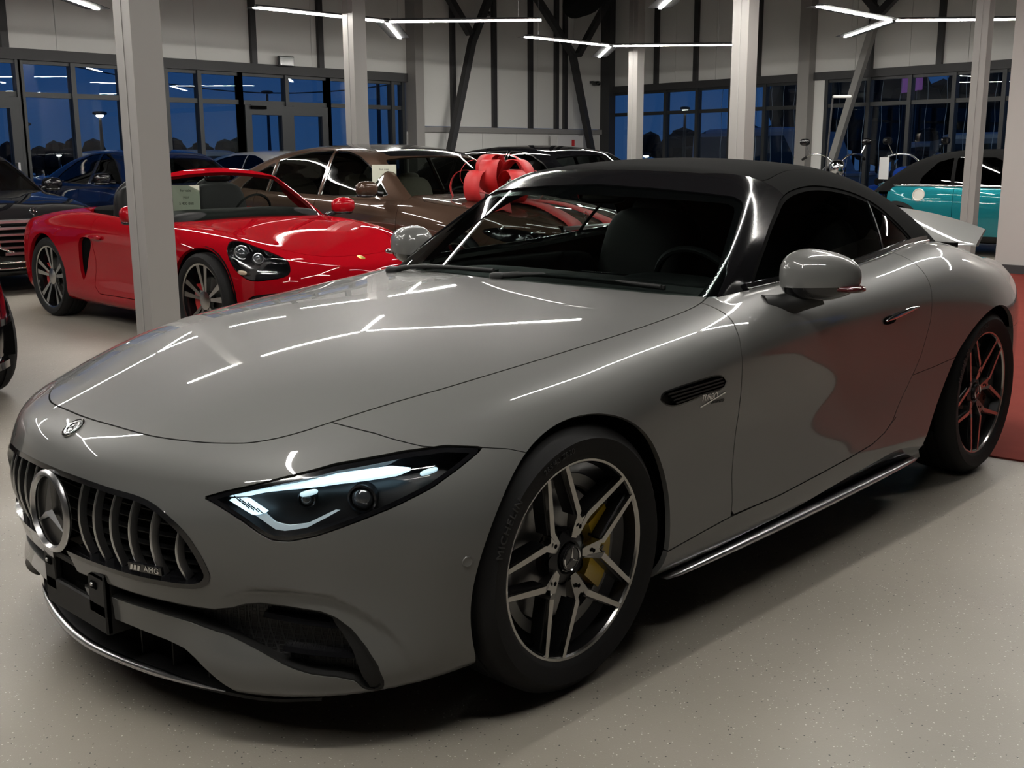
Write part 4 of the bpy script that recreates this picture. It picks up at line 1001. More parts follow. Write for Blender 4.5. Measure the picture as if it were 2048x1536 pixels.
# left wall: s runs from x=+9 to the corner
WL = Wall('wall_left', (9.0, -13.0), (-17.6, -13.0)); s_ = lambda x: 9.0-x
xs = lambda s: s_(-4.455-s)
ends = [xs(v) for v in (-6.2, -5.3, -4.4, -3.5, -2.6, -1.75, -.9)]
WL.window('window_1', ends+[xs(.19)], doors=()) if False else WL.window('window_1', ends)
WL.window('window_2', [ends[-1]]+[xs(.20)], doors=(0,)); WL.door('door_1', xs(-.86), xs(.16), leaves=1)
WL.window('window_3', [xs(v) for v in (.24, .98, 1.71, 2.43, 3.0, 3.74)])
WL.window('window_4', [xs(v) for v in (3.74, 4.63, 5.49)], doors=(0, 1)); WL.door('door_2', xs(3.79), xs(5.44))
WL.window('window_5', [xs(v) for v in (5.49, 6.19, 6.93, 7.18)])
WL.box('lintel', M_steel, xs(-13), xs(7.25), -.12, .05, 2.68, 2.83); WL.panels(0, xs(-6.25), 0, 2.68); WL.panels(0, xs(7.35), 2.83, ZC, 1.07)
WL.panels(xs(7.25), s_(-17.6), 0, 1.80); WL.panels(xs(7.35), s_(-17.6), 1.91, ZC, 1.07); WL.box('rail', M_col, xs(7.35), s_(-17.5), -.02, .06, 1.80, 1.90)
WL.box('backing', M_steel, 0, s_(-17.6), -.16, -.13, 2.83, ZC)
for s in (.04, 3.99, 5.32, -2.2, -4.4): WL.box('stud', M_steel, xs(s)-.05, xs(s)+.05, 0, .07, 2.83, ZC)
for s in (1.16, 2.28, 3.34, 4.14, 4.42): WL.box('stud', M_steel, s_(-11.70-s)-.05, s_(-11.70-s)+.05, 0, .07, 1.90, ZC)
for s, wd in ((7.37, .2), (13.0, .22)): WL.box('post', M_steel if s > 9 else M_col, xs(s)-wd/2, xs(s)+wd/2, -.05, .25, 0, ZC)
WR = Wall('wall_right', (-17.573, -13.12), (-15.4, 9.0))
WR.window('window_6', [.12, .97, 1.83, 2.68, 3.52, 4.35, 5.16]); WR.window('window_7', [5.72, 6.58, 7.37, 8.17, 9.02, 9.9, 10.8, 11.7, 12.6])
WR.box('lintel', M_steel, 0, 13, -.12, .05, 2.68, 2.82); WR.panels(0, 22, 2.82, ZC); WR.panels(12.65, 22, 0, 2.68); WR.panels(5.2, 5.68, 0, 2.68, .6); WR.box('backing', M_steel, 0, 22, -.16, -.13, 2.82, ZC)
for s in (1.6, 2.66, 4.2, 6.6, 7.9, 9.4): WR.box('stud', M_steel, s-.05, s+.05, 0, .07, 2.82, ZC)
WR.box('post', M_col, 5.22, 5.46, 0, .2, 0, ZC); WR.box('post', M_steel, .0, .12, 0, .15, 0, ZC)
def brace(name, wall, pts, label, d=.32, m=None):
    o = empty(name); tag(o, label, 'brace')
    for a, b in zip(pts, pts[1:]): MB().bar(wall.P(a[0], d, a[1]), wall.P(b[0], d, b[1]), .12, .12, np.append(wall.n, 0)).build('strut', m or M_steel, o)
    return o
sc = lambda s: s_(-11.70-s)
brace('wall_brace', WL, [(sc(.35), 0.0), (sc(1.40), 3.45), (sc(2.6), ZC-.6)], 'slanting dark steel brace standing beside the last window before the bare wall panels')
brace('wall_brace', WL, [(sc(5.45), 0.0), (sc(4.32), 3.41), (sc(2.9), 4.7)], 'slanting dark steel brace behind the white wall cabinet near the room corner')
brace('wall_brace', WL, [(sc(1.35), 3.6), (sc(.2), 4.9)], 'short dark steel brace forking up from the brace beside the bare wall panels')
brace('wall_brace', WL, [(sc(4.5), 3.4), (sc(5.5), 4.6)], 'short dark steel brace forking up near the room corner')
brace('wall_brace', WR, [(5.75, 0.0), (6.85, 3.65)], 'light grey diagonal brace in front of the windows behind the motorcycles', m=pm('grey steel', (.26, .255, .245), .5))
brace('wall_brace', WR, [(6.9, 3.7), (6.05, 4.6)], 'short dark brace forking up above the motorcycles')
brace('wall_brace', WR, [(6.9, 3.7), (7.8, 4.5)], 'short dark brace forking up above the teal convertible')
M_unseen = pm('dark unseen wall', (.13, .13, .13), .4)  # tone set for the side light that these unseen walls return
# side that the camera has at its back
WB = Wall('wall_back', (9.0, -13.0), (9.0, 9.0)); WB.panels(0, 22, 0, ZC, 2.2, M_unseen)
WF = Wall('wall_front', (9.0, 9.0), (-15.4, 9.0)); WF.panels(0, 24.4, 0, ZC, 2.2, M_unseen)
# columns
for k, (x, y, wd, lab) in enumerate(((-1.57, -3.98, .205, 'light grey square steel column standing in front of the red roadster'), (-6.83, -8.38, .20, 'light grey steel column rising behind the brown sedan roof'),
        (-13.5, -9.12, .19, 'slim light grey steel column beyond the black sedan with chrome window frames'), (-8.78, -4.08, .20, 'wide light grey steel column rising behind the grey convertible roof'), (-11.0, -2.36, .15, 'light grey steel column in front of the teal convertible'))):
    o = empty('column', (x, y, 0)); tag(o, lab, 'column')
    MB().box((0, 0, ZC/2), (wd, wd, ZC)).build('shaft', M_col, o)
    for sx in (-1, 1): MB().box((sx*(wd/2+.002), 0, ZC/2), (.006, wd*.04, ZC)).build('seam', pm('column seam', (.33, .32, .31), .5), o)
    MB().box((0, 0, .006), (wd+.12, wd+.12, .012)).build('base_plate', M_steel, o)
# partition at the right edge of the view
pw = tagk(MB().box((-11.22, .55, 2.0), (.30, 5.2, 4.0)).build('wall_partition', pm('partition paint', (.46, .44, .42), .5)))
tagk(MB().box((-11.05, .55, .05), (.05, 5.2, .10)).build('baseboard_partition', M_steel))
# ---- LED fixtures: three arms from a hub, hung on wires
M_led = pm('lit LED diffuser', (1, 1, 1), .5, emit=(1., .965, .90), es=LED)
def y_light(J):
    o = empty('ceiling_light', J); tag(o, 'three-armed LED tube light hanging on wires below the dark ceiling', 'lamp', 'three-armed LED lights under the ceiling')
    MB().lathe([(0, .045), (.05, .045), (.05, .0), (0, .0)], 16, 'z').build('hub', M_matte, o)
    for a in (0, 131, -136):
        c, s = math.cos(math.radians(a)), math.sin(math.radians(a)); R = rotz(math.radians(a))
        MB().box(np.array([c, s, 0])*1.02+[0, 0, .012], (1.96, .28, .006), R).box(np.array([c, s, 0])*1.02+[0, 0, .03], (1.9, .04, .03), R).build('profile', M_steel, o)  # the wide thin plate is added to block light going up
        MB().box(np.array([c, s, 0])*1.02+[0, 0, .0035], (1.94, .036, .011), R).build('diffuser', M_led, o)
        MB().tube([np.array([c, s, 0])*1.7+[0, 0, .04], np.array([c, s, 0])*1.7+[0, 0, ZC-J[2]]], .0025, 4).build('wire', M_satin, o)
for i in range(-2, 2):
    for j in range(-2, 1):
        J = (-2.95+4.62*i, .65+4.65*j, 3.04)
        if -16.3 < J[0] < 8.2: y_light(J)
# ---- fittings on the walls
o = empty('hose_cabinet', WL.P(sc(4.3), .20, 1.25)); tag(o, 'white wall cabinet with a small red mark by the room corner', 'cabinet')
MB().box((0, 0, .2), (.86, .18, .62)).build('body', pm('white cabinet', (.62, .61, .6), .4), o); MB().box((0, .095, .2), (.82, .01, .58)).build('door', pm('white cabinet door', (.66, .65, .64), .4), o); MB().box((-.08, .102, .36), (.09, .006, .13)).build('red_mark', pm('red mark', (.55, .03, .03), .5), o)
o = empty('exit_sign', WL.P(xs(4.55), .12, 2.80)); tag(o, 'small glossy sign box standing on the dark window lintel', 'sign')
MB().box((0, 0, .09), (.30, .05, .16), ch=.008).build('case', M_steel, o); MB().box((0, .03, .09), (.27, .006, .13)).build('face', pm('sign face', (.35, .36, .36), .15, .8), o)
for s, z, lab in ((sc(1.95), 4.05, 'small black camera on the bare grey wall above the steel brace'), (sc(5.3), 2.9, 'small camera on the dark corner post beside the windows')):
    o = empty('security_camera', WL.P(s, .0, z)); tag(o, lab, 'camera')
    MB().box((0, .05, 0), (.05, .10, .05)).build('bracket', M_steel, o); MB().superq((0, .16, -.03), (.06, .10, .05), .6, .6, 14).build('housing', M_black, o, 60)
o = empty('air_duct', (-12.6, -9.3, 3.95)); tag(o, 'dark bundled duct hanging under the ceiling near the corner', 'duct')
MB().tube([(-1.6, -1.8, .1), (-.5, -.6, 0), (.6, .6, 0), (1.7, 1.9, .1)], [.22, .25, .25, .22], 14).build('duct_tube', M_dark, o, 60); MB().tube([(-1.6, -1.5, .35), (1.9, 1.7, .35)], .10, 10).build('side_pipe', M_dark, o, 60)
print('room', round(time.time()-T0, 1))
# ================================================================ other cars: one generic shape routine, each with its own sections
def sec(w, zb, zw, zs, zt, crest=None):
    """half section of a saloon-like body: half width, bottom, widest height, shoulder, centre top"""
    c = crest if crest is not None else zs+.45*(zt-zs)
    return [(0, zb), (.76*w, zb), (.92*w, zb+.03), (.97*w, zb+.13), (w, zw), (.99*w, (zw+zs)/2+.02), (.95*w, zs-.035), (.84*w, c+.012), (.58*w, c+.55*(zt-c)+.01), (.3*w, zt-.008), (0, zt)]
def plan(xn, ys, xs_, zs, dz):
    """nose/tail plan curve times height curve -> table"""
    return grid_table(list(ys), list(zs), [[a+d for a in xs_] for d in dz])
def car_body(stations, nose, tail, k=.09):
    X = sorted(stations); T = section_table(stations, .5, X[0]-.1, X[-1]+.1, 110, 130, 2.5, 1.6)
    def f(P):
        x, y, z = P[:, 0], np.abs(P[:, 1]), P[:, 2]
        a = np.hypot(y, z-.5)-T(x, np.arctan2(z-.5, y))
        a = smax(a, (x-nose(y, z))*nose.N(y, z), k); return smax(a, (tail(y, z)-x)*tail.N(y, z), k)
    return f
def car_cabin(prof, wid, wx, wz, slope, curv=.3, crown=.10, ks=.12, kw=.04, tf=.06, tr=.08, xt=(-1.5, -2.2), rear=None):
    pr = spl(*prof); wi = spl(*wid)
    def comp(P):
        x, y, z = P[:, 0], np.abs(P[:, 1]), P[:, 2]
        a = z-(pr(x)-crown*y*y-.05*y**4)
        t = np.where(x < xt[1], (x-xt[1])**2*tr, 0)+np.where(x > xt[0], (x-xt[0])**2*tf, 0)
        b = (y-(wi(z)-t))*.9; w = ((x-wx)+slope*(z-wz)+curv*y*y)/math.sqrt(1+slope**2); 
        r = ((rear[0]-x)+rear[2]*(z-rear[1])+.25*y*y)/math.sqrt(1+rear[2]**2) if rear else -9+0*x
        return a, b, w, r
    def f(P):
        a, b, w, r = comp(P); g = smax(smax(a, b, ks), w, kw)
        return smax(g, r, .08) if rear else g
    f.comp = comp; return f
M_glassdark = glass('dark car glass', (.10, .11, .11)); M_glasscar = glass('car windscreen', (.55, .60, .57))
M_tyre2 = M_rubber
def simple_wheel(parent, c, side, R, rr, w, face, dark, n=5, pair=.16, wid=(.030, .022), rot=0., name='wheel', cal=None):
    o = empty(name, c, parent=parent); o.scale = (1, side, 1); tyre(o, R, rr, w, grooves=True); Y = w/2-.03
    MB().lathe([(rr-.012, Y+.008), (rr, Y+.012), (rr+.006, Y-.01)], 48, 'y').build('rim_lip', face, o, 40)
    MB().lathe([(rr-.010, Y+.006), (rr-.02, Y-.05), (rr-.05, -w/2+.02)], 48, 'y').build('rim_barrel', dark, o, 40)
    for k in range(n):
        b = rot+2*math.pi*k/n; f = MB()
        for sg in ((1, -1) if pair else (0,)):
            e = np.array([math.cos(b+sg*pair), math.sin(b+sg*pair)])*(rr-.006); a = np.array([math.cos(b+sg*pair*.9), math.sin(b+sg*pair*.9)])*.06
            t = (e-a)/np.linalg.norm(e-a); nn = np.array([-t[1], t[0]]); q = [a-nn*wid[0]*.5, e-nn*wid[1]*.5, e+nn*wid[1]*.5, a+nn*wid[0]*.5]; h = (Y-.016, Y+.004, Y+.004, Y-.016)
            f.add([(x, h[i], z) for i, (x, z) in enumerate(q)]+[(x, Y-.045, z) for x, z in q], [[0, 1, 2, 3], [4, 5, 1, 0], [5, 6, 2, 1], [6, 7, 3, 2], [7, 4, 0, 3]])
        f.build('spoke', face, o, 20)
    MB().lathe([(.075, Y-.04), (.068, Y-.012), (.035, Y-.006), (0, Y-.004)], 28, 'y').build('hub', face, o, 40)
    MB().lathe([(.165, 0), (.165, .02), (.06, .02)], 36, 'y').build('brake_disc', M_disc, o, 30)
    if cal: MB().prism([(.18*math.cos(a), .18*math.sin(a)) for a in np.linspace(2.5, 3.8, 7)]+[(.11*math.cos(a), .11*math.sin(a)) for a in np.linspace(3.8, 2.5, 7)], -.01, .05, 'y').build('brake_caliper', cal, o)
    return o
def mirror_pod(parent, c, s, m, size=1., arm=(.0, -.13, -.08)):
    o = empty('door_mirror', parent=parent); c = np.array(c)*[1, s, 1]
    def g(V): V = V.copy(); V[:, 0] = np.where(V[:, 0] < 0, V[:, 0]*.4, V[:, 0]); return V
    MB().superq(c, (.075*size, .115*size, .070*size), .75, .75, 22, fn=g).build('mirror_shell', m, o, 70)
    MB().superq(c+[-.032*size, 0, 0], (.006, .095*size, .055*size), .6, .6, 14).build('mirror_glass', M_chrome, o, 60)
    MB().superq(c+[0, 0, -.058*size], (.06*size, .095*size, .02*size), .7, .7, 14).build('mirror_base', M_black, o, 60)
    a = np.array(arm)*[1, s, 1]; MB().tube([c+a, c+a*.5+[0, 0, -.01], c+[0, 0, -.03]], [.03, .026, .03], 8).build('mirror_arm', M_black, o, 60); return o
def paper_sheet(parent_loc, n, w, h, name, label, lines, rz):
    o = empty(name, parent_loc, rz); tag(o, label, 'sheet'); MB().box((0, 0, h/2), (w, .002, h)).build('paper', pm('paper', (.60, .62, .52), .7), o)
    for i, t in enumerate(lines):
        text_mesh('writing', t, .032, pm('ink', (.03, .03, .03), .6), o, mat4(np.array([[1, 0, 0], [0, 0, -1], [0, 1, 0]], float), (0, -.002, h*.86-i*.052)), .0003)
    return o
def generic(sp):
    """build a whole car from a spec dict; returns (root, body function, cabin function)"""
    root = empty(sp['name'], sp['loc'], math.radians(sp['rz'])); tag(root, sp['label'], 'car')
    b = sp['body']; c = sp['cabin']; pt = sp['paint']; wb = sp['wb']; R = sp['R']; w = sp['w']
    nf, nm, nr, nth = sp.get('grid', (44, 80, 22, 72))
    S = capsule_grid(b, .1, -wb-.05, .5, nf, nm, nr, nth, th0=-1.1)
    ar = sp.get('ar', R+.035); S = S.drop(lambda P: np.where(P[:, 1] > .45, np.minimum(np.hypot(P[:, 0], P[:, 2]-R)-ar, np.hypot(P[:, 0]+wb, P[:, 2]-R)-ar), 1.))
    S = S.drop(lambda P: P[:, 2]-sp.get('zb', .17))
    S = S.drop(lambda P: np.where(P[:, 2] > .7, c(P)+.012, 1.)) if not sp.get('open') else S.drop(sp['open'])
    for nm_, fld, mt, off, d, both in sp.get('cuts', ()):
        q = S.keep(fld); S = S.drop(lambda P: fld(P)-.0015)
        if mt is not None:
            for s in ((0,) if both else (1, -1)): panel(nm_, q, mt, root, s, depth=d, off=off)
    if sp.get('hood') is not None:
        fh_ = lambda P: np.where((P[:, 2] > .45), sdpoly(sp['hood'], P[:, 0], P[:, 1]), 1.)
        q = S.keep(lambda P: fh_(P)+.003); S = S.drop(lambda P: fh_(P)-.003); panel('hood', q, pt, root, 0)
    for dp in sp.get('doors', ()):
        fd_ = lambda P: np.where(P[:, 1] > .45, sdpoly(dp, P[:, 0], P[:, 2]), 1.)
        q = S.keep(lambda P: fd_(P)+.003); S = S.drop(lambda P: fd_(P)-.003)
        for s in (1, -1): panel('door', q, pt, root, s)
    for q in pieces(S): panel('body_shell', q, pt, root, 0 if np.abs(q.V[np.unique([i for f in q.F for i in f]), 1]).min() < 1e-6 else 1, depth=.03)
    if sp.get('cab', True):
        C = capsule_grid(c, sp['cx'][0], sp['cx'][1], .80, 34, 50, 24, 48, th0=.05, tmax=2.)
        C = C.keep(lambda P: -.02-b(P))
        def fwin(P):
            a, bb, ww, r = c.comp(P); return np.maximum(np.maximum(a, bb)+sp.get('wi', .045), -ww-.035)
        q = C.keep(fwin); C = C.drop(fwin); panel('windshield', q, M_glasscar, root, 0, rim=False, off=-.004)
        for poly in sp.get('win', ()):
            fp = lambda P: np.where(P[:, 1] > .35, sdpoly(poly, P[:, 0], P[:, 2]), 1.)
            q = C.keep(fp); C = C.drop(fp)
            for s in (1, -1): panel('side_window', q, sp.get('glass', M_glassdark), root, s, rim=False, off=-.004)
            if sp.get('wtrim'):
                q2 = C.keep(lambda P: fp(P)-.011); C = C.drop(lambda P: fp(P)-.011)
                for s in (1, -1): panel('window_trim', q2, sp['wtrim'], root, s, depth=.01, off=.003)
        if sp.get('topsplit'):
            q = C.keep(sp['topsplit']); C = C.drop(sp['topsplit']); panel('roof_panel', q, sp['topmat'], root, 0, depth=.01)
        panel('pillars', C, sp.get('cabmat', pt), root, 0, depth=.02)
    for x in (0, -wb):
        for s in (1, -1):
            if x == 0 and sp.get('nofw') or x < 0 and sp.get('norw'): continue
            simple_wheel(root, (x, s*(w-.125), R), s, R, R*sp.get('rimf', .76), .24, sp['wf'], sp.get('wd', M_wheeldark), **sp.get('wheel', {}))
            A = np.linspace(-.2, math.pi+.2, 18); V = [(x+(ar+.015)*math.cos(a), y*s, R+(ar+.015)*math.sin(a)) for a in A for y in (w-.05, .45)]; n = len(V)
            mesh('arch_liner', V+[(x, .45*s, R)], [[2*i, 2*i+1, 2*i+3, 2*i+2] for i in range(17)]+[[2*i+1, n, 2*i+3] for i in range(17)], M_dark, root)
    MB().box((-wb/2, 0, .19), (wb-.8, 1.5, .03)).box((.15, 0, .2), (1.0, 1.0, .03)).box((-wb-.1, 0, .22), (1., 1.0, .03)).build('underbody', M_dark, root)
    it = empty('cabin_interior', parent=root); im = sp.get('trim', M_leather)
    MB().box((-wb/2-.1, 0, .40), (1.9, 1.4, .04)).build('cabin_floor', M_dark, it); MB().superq((sp.get('dash', -.85), 0, .84), (.24, .70, .11), .5, .25, 20).build('dashboard', M_leather, it, 60)
    for sx in sp.get('seats', (-1.55,)):
        for s in (1, -1):
            Rs = np.array([[math.cos(.28), 0, -math.sin(.28)], [0, 1, 0], [math.sin(.28), 0, math.cos(.28)]]); MB().superq((sx, .36*s, .52), (.26, .25, .11), .5, .45, 16).build('seat_cushion', im, it, 60); MB().superq((sx-.30, .36*s, .82), (.09, .25, .32), .45, .5, 16, R=Rs).build('seat_back', im, it, 60); MB().superq((sx-.40, .36*s, 1.10+sp.get('hr', 0)), (.06, .13, .08), .55, .5, 14, R=Rs).build('head_rest', im, it, 60)
    Xw = mat4(frame((-.90, 0, .42)), (sp.get('dash', -.85)-.33, .36, .88)); MB().lathe([(.17, 0), (.18, .013), (.192, 0), (.18, -.013)], 24, 'z', closed=True).bar((-.18, 0, 0), (.18, 0, 0), .03, .015).xf(Xw).build('steering_wheel', M_leather, it, 60)
    return root
def at_front(f, y, z):
    P = cast(f, np.array([[0., y, z]]), np.array([[1., 0, 0]]), 1.3); n = grad(f, P)[0]; return P[0], n/np.linalg.norm(n)
def at_side(f, x, z):
    P = cast(f, np.array([[x, 0., z]]), np.array([[0., 1, 0]]), 1.3); n = grad(f, P)[0]; return P[0], n/np.linalg.norm(n)
def at_top(f, x, y):
    P = cast(f, np.array([[x, y, .5]]), np.array([[0., 0, 1]]), 1.5); n = grad(f, P)[0]; return P[0], n/np.linalg.norm(n)
RECT = lambda x0, x1, z0, z1: [(x0, z0), (x1, z0), (x1, z1), (x0, z1)]
Fyz = lambda poly, xm: (lambda P: np.where(P[:, 0] > xm, sdpoly(poly, P[:, 1], P[:, 2]), 1.))
Fxz = lambda poly: (lambda P: np.where(P[:, 1] > .45, sdpoly(poly, P[:, 0], P[:, 2]), 1.))
Fxy = lambda poly, zm=.45: (lambda P: np.where(P[:, 2] > zm, sdpoly(poly, P[:, 0], P[:, 1]), 1.))

# ---------------------------------------------------------------- red roadster, roof down
RED = pm('red paint', (.30, .003, .008), .6, 0., .8, 0.)
rb = car_body({
  1.0: [(0,.17),(.55,.17),(.66,.20),(.72,.30),(.73,.40),(.71,.46),(.64,.51),(.5,.54),(.34,.55),(.17,.555),(0,.557)],
  .6:  [(0,.15),(.64,.15),(.80,.18),(.84,.28),(.855,.42),(.85,.53),(.81,.62),(.69,.685),(.46,.685),(.24,.683),(0,.682)],
  .3:  [(0,.15),(.68,.15),(.85,.18),(.88,.28),(.893,.42),(.895,.58),(.87,.70),(.73,.768),(.5,.758),(.25,.752),(0,.75)],
  0:   [(0,.15),(.69,.15),(.86,.18),(.89,.28),(.90,.45),(.90,.62),(.88,.735),(.75,.818),(.52,.815),(.25,.815),(0,.815)],
  -.5: [(0,.15),(.70,.15),(.86,.17),(.885,.25),(.883,.42),(.89,.60),(.88,.745),(.79,.848),(.55,.868),(.28,.88),(0,.885)],
  -1.2:[(0,.15),(.70,.15),(.86,.17),(.885,.25),(.873,.42),(.885,.60),(.888,.76),(.81,.866),(.6,.89),(.3,.90),(0,.90)],
  -1.9:[(0,.15),(.70,.15),(.87,.18),(.90,.26),(.90,.42),(.912,.62),(.908,.775),(.83,.888),(.6,.925),(.3,.94),(0,.945)],
  -2.475:[(0,.16),(.70,.16),(.87,.19),(.91,.28),(.915,.45),(.922,.64),(.905,.78),(.81,.878),(.6,.92),(.3,.935),(0,.94)],
  -3.0:[(0,.18),(.68,.18),(.82,.21),(.86,.30),(.875,.42),(.875,.60),(.85,.735),(.75,.83),(.55,.865),(.3,.875),(0,.88)],
  -3.6:[(0,.22),(.6,.22),(.72,.25),(.76,.32),(.77,.42),(.77,.58),(.74,.68),(.66,.76),(.5,.80),(.3,.81),(0,.815)]},
  grid_table([0,.3,.5,.65,.76,.84,.9,1.0], [.1,.2,.35,.5,.6,.7,.8], [[.74,.72,.67,.58,.46,.30,.12,-.3],[.82,.80,.75,.66,.53,.37,.2,-.2],[.86,.84,.79,.70,.57,.41,.24,-.15],[.86,.84,.79,.70,.56,.40,.22,-.2],[.83,.81,.75,.65,.50,.33,.14,-.3],[.76,.73,.66,.55,.38,.2,0,-.5],[.62,.58,.5,.37,.18,0,-.2,-.7]]),
  grid_table([0,.4,.7,.85,1.], [.1,.4,.7,1.], [[-3.35,-3.3,-3.15,-2.95,-2.5],[-3.5,-3.45,-3.3,-3.05,-2.6],[-3.5,-3.45,-3.28,-3.0,-2.5],[-3.4,-3.35,-3.1,-2.8,-2.3]]))
rc = car_cabin(([-.4,-.8,-1.1,-1.2,-1.6], [1.20,1.25,1.272,1.275,1.27]), ([.8,.95,1.1,1.25,1.35], [.83,.76,.68,.585,.52]), -.52, .90, 1.66, .42, .16, .06, .03, .05, 0, (-1.1, -3))
HLR = smooth_closed([(.20,.735),(.235,.80),(.33,.825),(.46,.80),(.58,.735),(.68,.645),(.70,.60),(.66,.585),(.53,.625),(.38,.665),(.26,.69)], 3)
VR = smooth_closed([(-1.60,.70),(-1.70,.725),(-1.79,.70),(-1.83,.56),(-1.835,.43),(-1.80,.37),(-1.745,.43),(-1.68,.55)], 3)
OPN = smooth_closed([(-.75,-.55),(-.75,.60),(-.95,.74),(-1.5,.745),(-2.0,.70),(-2.2,.5),(-2.25,0),(-2.2,-.5)], 4)
spec = dict(name='red_roadster', label='red open-top roadster with black seats and grey-black alloy wheels', loc=(-3.03, -4.40, 0), rz=90, body=rb, cabin=rc, paint=RED, wb=2.475, R=.345, w=.905, cx=(-.95, -1.15), cab=False, grid=(70, 120, 26, 110),
  open=lambda P: np.where(P[:, 2] > .6, sdpoly(OPN, P[:, 0], P[:, 1]), 1.), hood=np.vstack([smooth_open([(.70,0),(.68,.25),(.60,.42),(.45,.54),(.2,.62),(-.2,.68),(-.52,.70)], 5), [(-.56,.5),(-.52,0),(-.52,-.2),(.70,-.2)]]),
  doors=([(-.62,1.),(-.60,.75),(-.60,.45),(-.58,.30),(-.75,.27),(-1.55,.27),(-1.62,.33),(-1.56,.55),(-1.60,.75),(-1.66,1.)],),
  cuts=(('headlight_cover', Fxy(HLR), G_lens, -.001, .004, False), ('side_intake', Fxz(VR), M_dark, -.03, .04, False),
        ('front_intake', Fyz(smooth_closed([(.50,.42),(.72,.43),(.80,.40),(.80,.33),(.74,.29),(.52,.29),(.46,.35)], 3), .2), M_matte, -.03, .03, False), ('centre_intake', Fyz([(-.4,.17),(.4,.17),(.42,.27),(.36,.33),(-.36,.33),(-.42,.27)], .4), M_dark, -.03, .03, True)),
  wf=M_wheelface, wd=M_black, wheel=dict(n=5, pair=.20, wid=(.02, .042), rot=.3, cal=pm('red caliper', (.4, .02, .02), .4)), rimf=.78, seats=(-1.35,), dash=-.85, nofw=False)
RC = generic(spec)
# headlight inside, fog lamp bar, badge
for s in (1, -1):
    hl = empty('headlight', parent=RC); q = capsule_grid(rb, .1, 0, .5, 60, 8, 2, 100, th0=-.2).keep(Fxy(HLR)); panel('lamp_bowl', q, M_black, hl, s, rim=False, off=-.05); panel('lamp_edge', q.drop(lambda P: Fxy(HLR)(P)+.012), M_black, hl, s, depth=.05, off=-.004)
    for x, y, r in ((.33, .755, .050), (.47, .715, .036)):
        P, n = at_top(rb, x, y); n2 = np.array([.85, .25, .45]); X = mat4(frame(n2), P-n*.035)
        for nm_, pr_, mt in (('lamp_ring', [(r*1.05, -.02), (r*1.1, .01), (r*.95, .012), (r*.9, 0)], M_satin), ('lamp_lens', [(r*.9, 0), (r*.6, .014), (0, .02)], pm('projector glass', (.05, .055, .06), .03, .2, coat=1., spec=1.))):
            m = MB().lathe(pr_, 22, 'z').xf(X); m.V = [(a, b_*s, c_) for a, b_, c_ in m.V]; m.build(nm_, mt, hl, 50)
    P, n = at_front(rb, .70, .37); MB().box((P[0]-.02, P[1]*s, .375), (.02, .22, .025), ch=.006).build('fog_strip', M_satin, RC)
    P, n = at_side(rb, .42, .57); MB().superq((P[0], P[1]*s, P[2]), (.06, .012, .016), .8, .8, 12).build('side_marker', pm('marker lens', (.5, .4, .3), .2), RC, 60)
    mirror_pod(RC, (-.72, .98, .94), s, RED, 1.0, (-.02, -.16, -.09))
    P, n = at_side(rb, -1.52, .73); MB().superq((P[0], (P[1]+.01)*s, P[2]), (.10, .018, .02), .7, .6, 14).build('door_handle', RED, RC, 60)
P, n = at_top(rb, .735, 0); MB().superq((0, 0, 0), (.026, .034, .004), .8, .8, 14).xf(mat4(frame(n, (-1, 0, 0)), P)).build('hood_badge', pm('gold badge', (.65, .45, .10), .3, .9), RC, 60)
# windscreen with red header, roll hoops
C = capsule_grid(rc, -.9, -1.1, .80, 40, 10, 2, 50, th0=.05, tmax=2.); C = C.keep(lambda P: -.02-rb(P))
def rwin(P): a, bb, ww, r = rc.comp(P); return np.maximum(np.maximum(a, bb)+.035, -ww-.03)
panel('windshield', C.keep(rwin), M_glasscar, RC, 0, rim=False, off=-.003)
q = C.drop(rwin).keep(lambda P: np.maximum(-1.16-P[:, 0], -rc.comp(P)[2]-.10)); panel('windshield_frame', q.keep(lambda P: 1.10-P[:, 2]), RED, RC, 0, depth=.03); panel('pillar_foot', q.drop(lambda P: 1.10-P[:, 2]), RED, RC, 0, depth=.03)
for s in (1, -1):
    MB().tube(smooth_open([(-1.80, .16*s, .86), (-1.78, .18*s, 1.06), (-1.77, .28*s, 1.145), (-1.77, .44*s, 1.145), (-1.78, .54*s, 1.06), (-1.80, .56*s, .86)], 4), .032, 10).build('roll_hoop', M_matte, RC, 60)
MB().superq((-2.0, 0, .90), (.26, .60, .06), .5, .3, 18).build('folded_roof', M_fabric, RC, 60); MB().box((-1.2, 0, .35), (1.4, 1.4, .05)).build('tub', M_dark, RC)
MB().superq((-1.12, 0, 1.19), (.02, .12, .035), .6, .5, 14).build('rear_mirror', M_black, RC, 60)
print('red', round(time.time()-T0, 1))
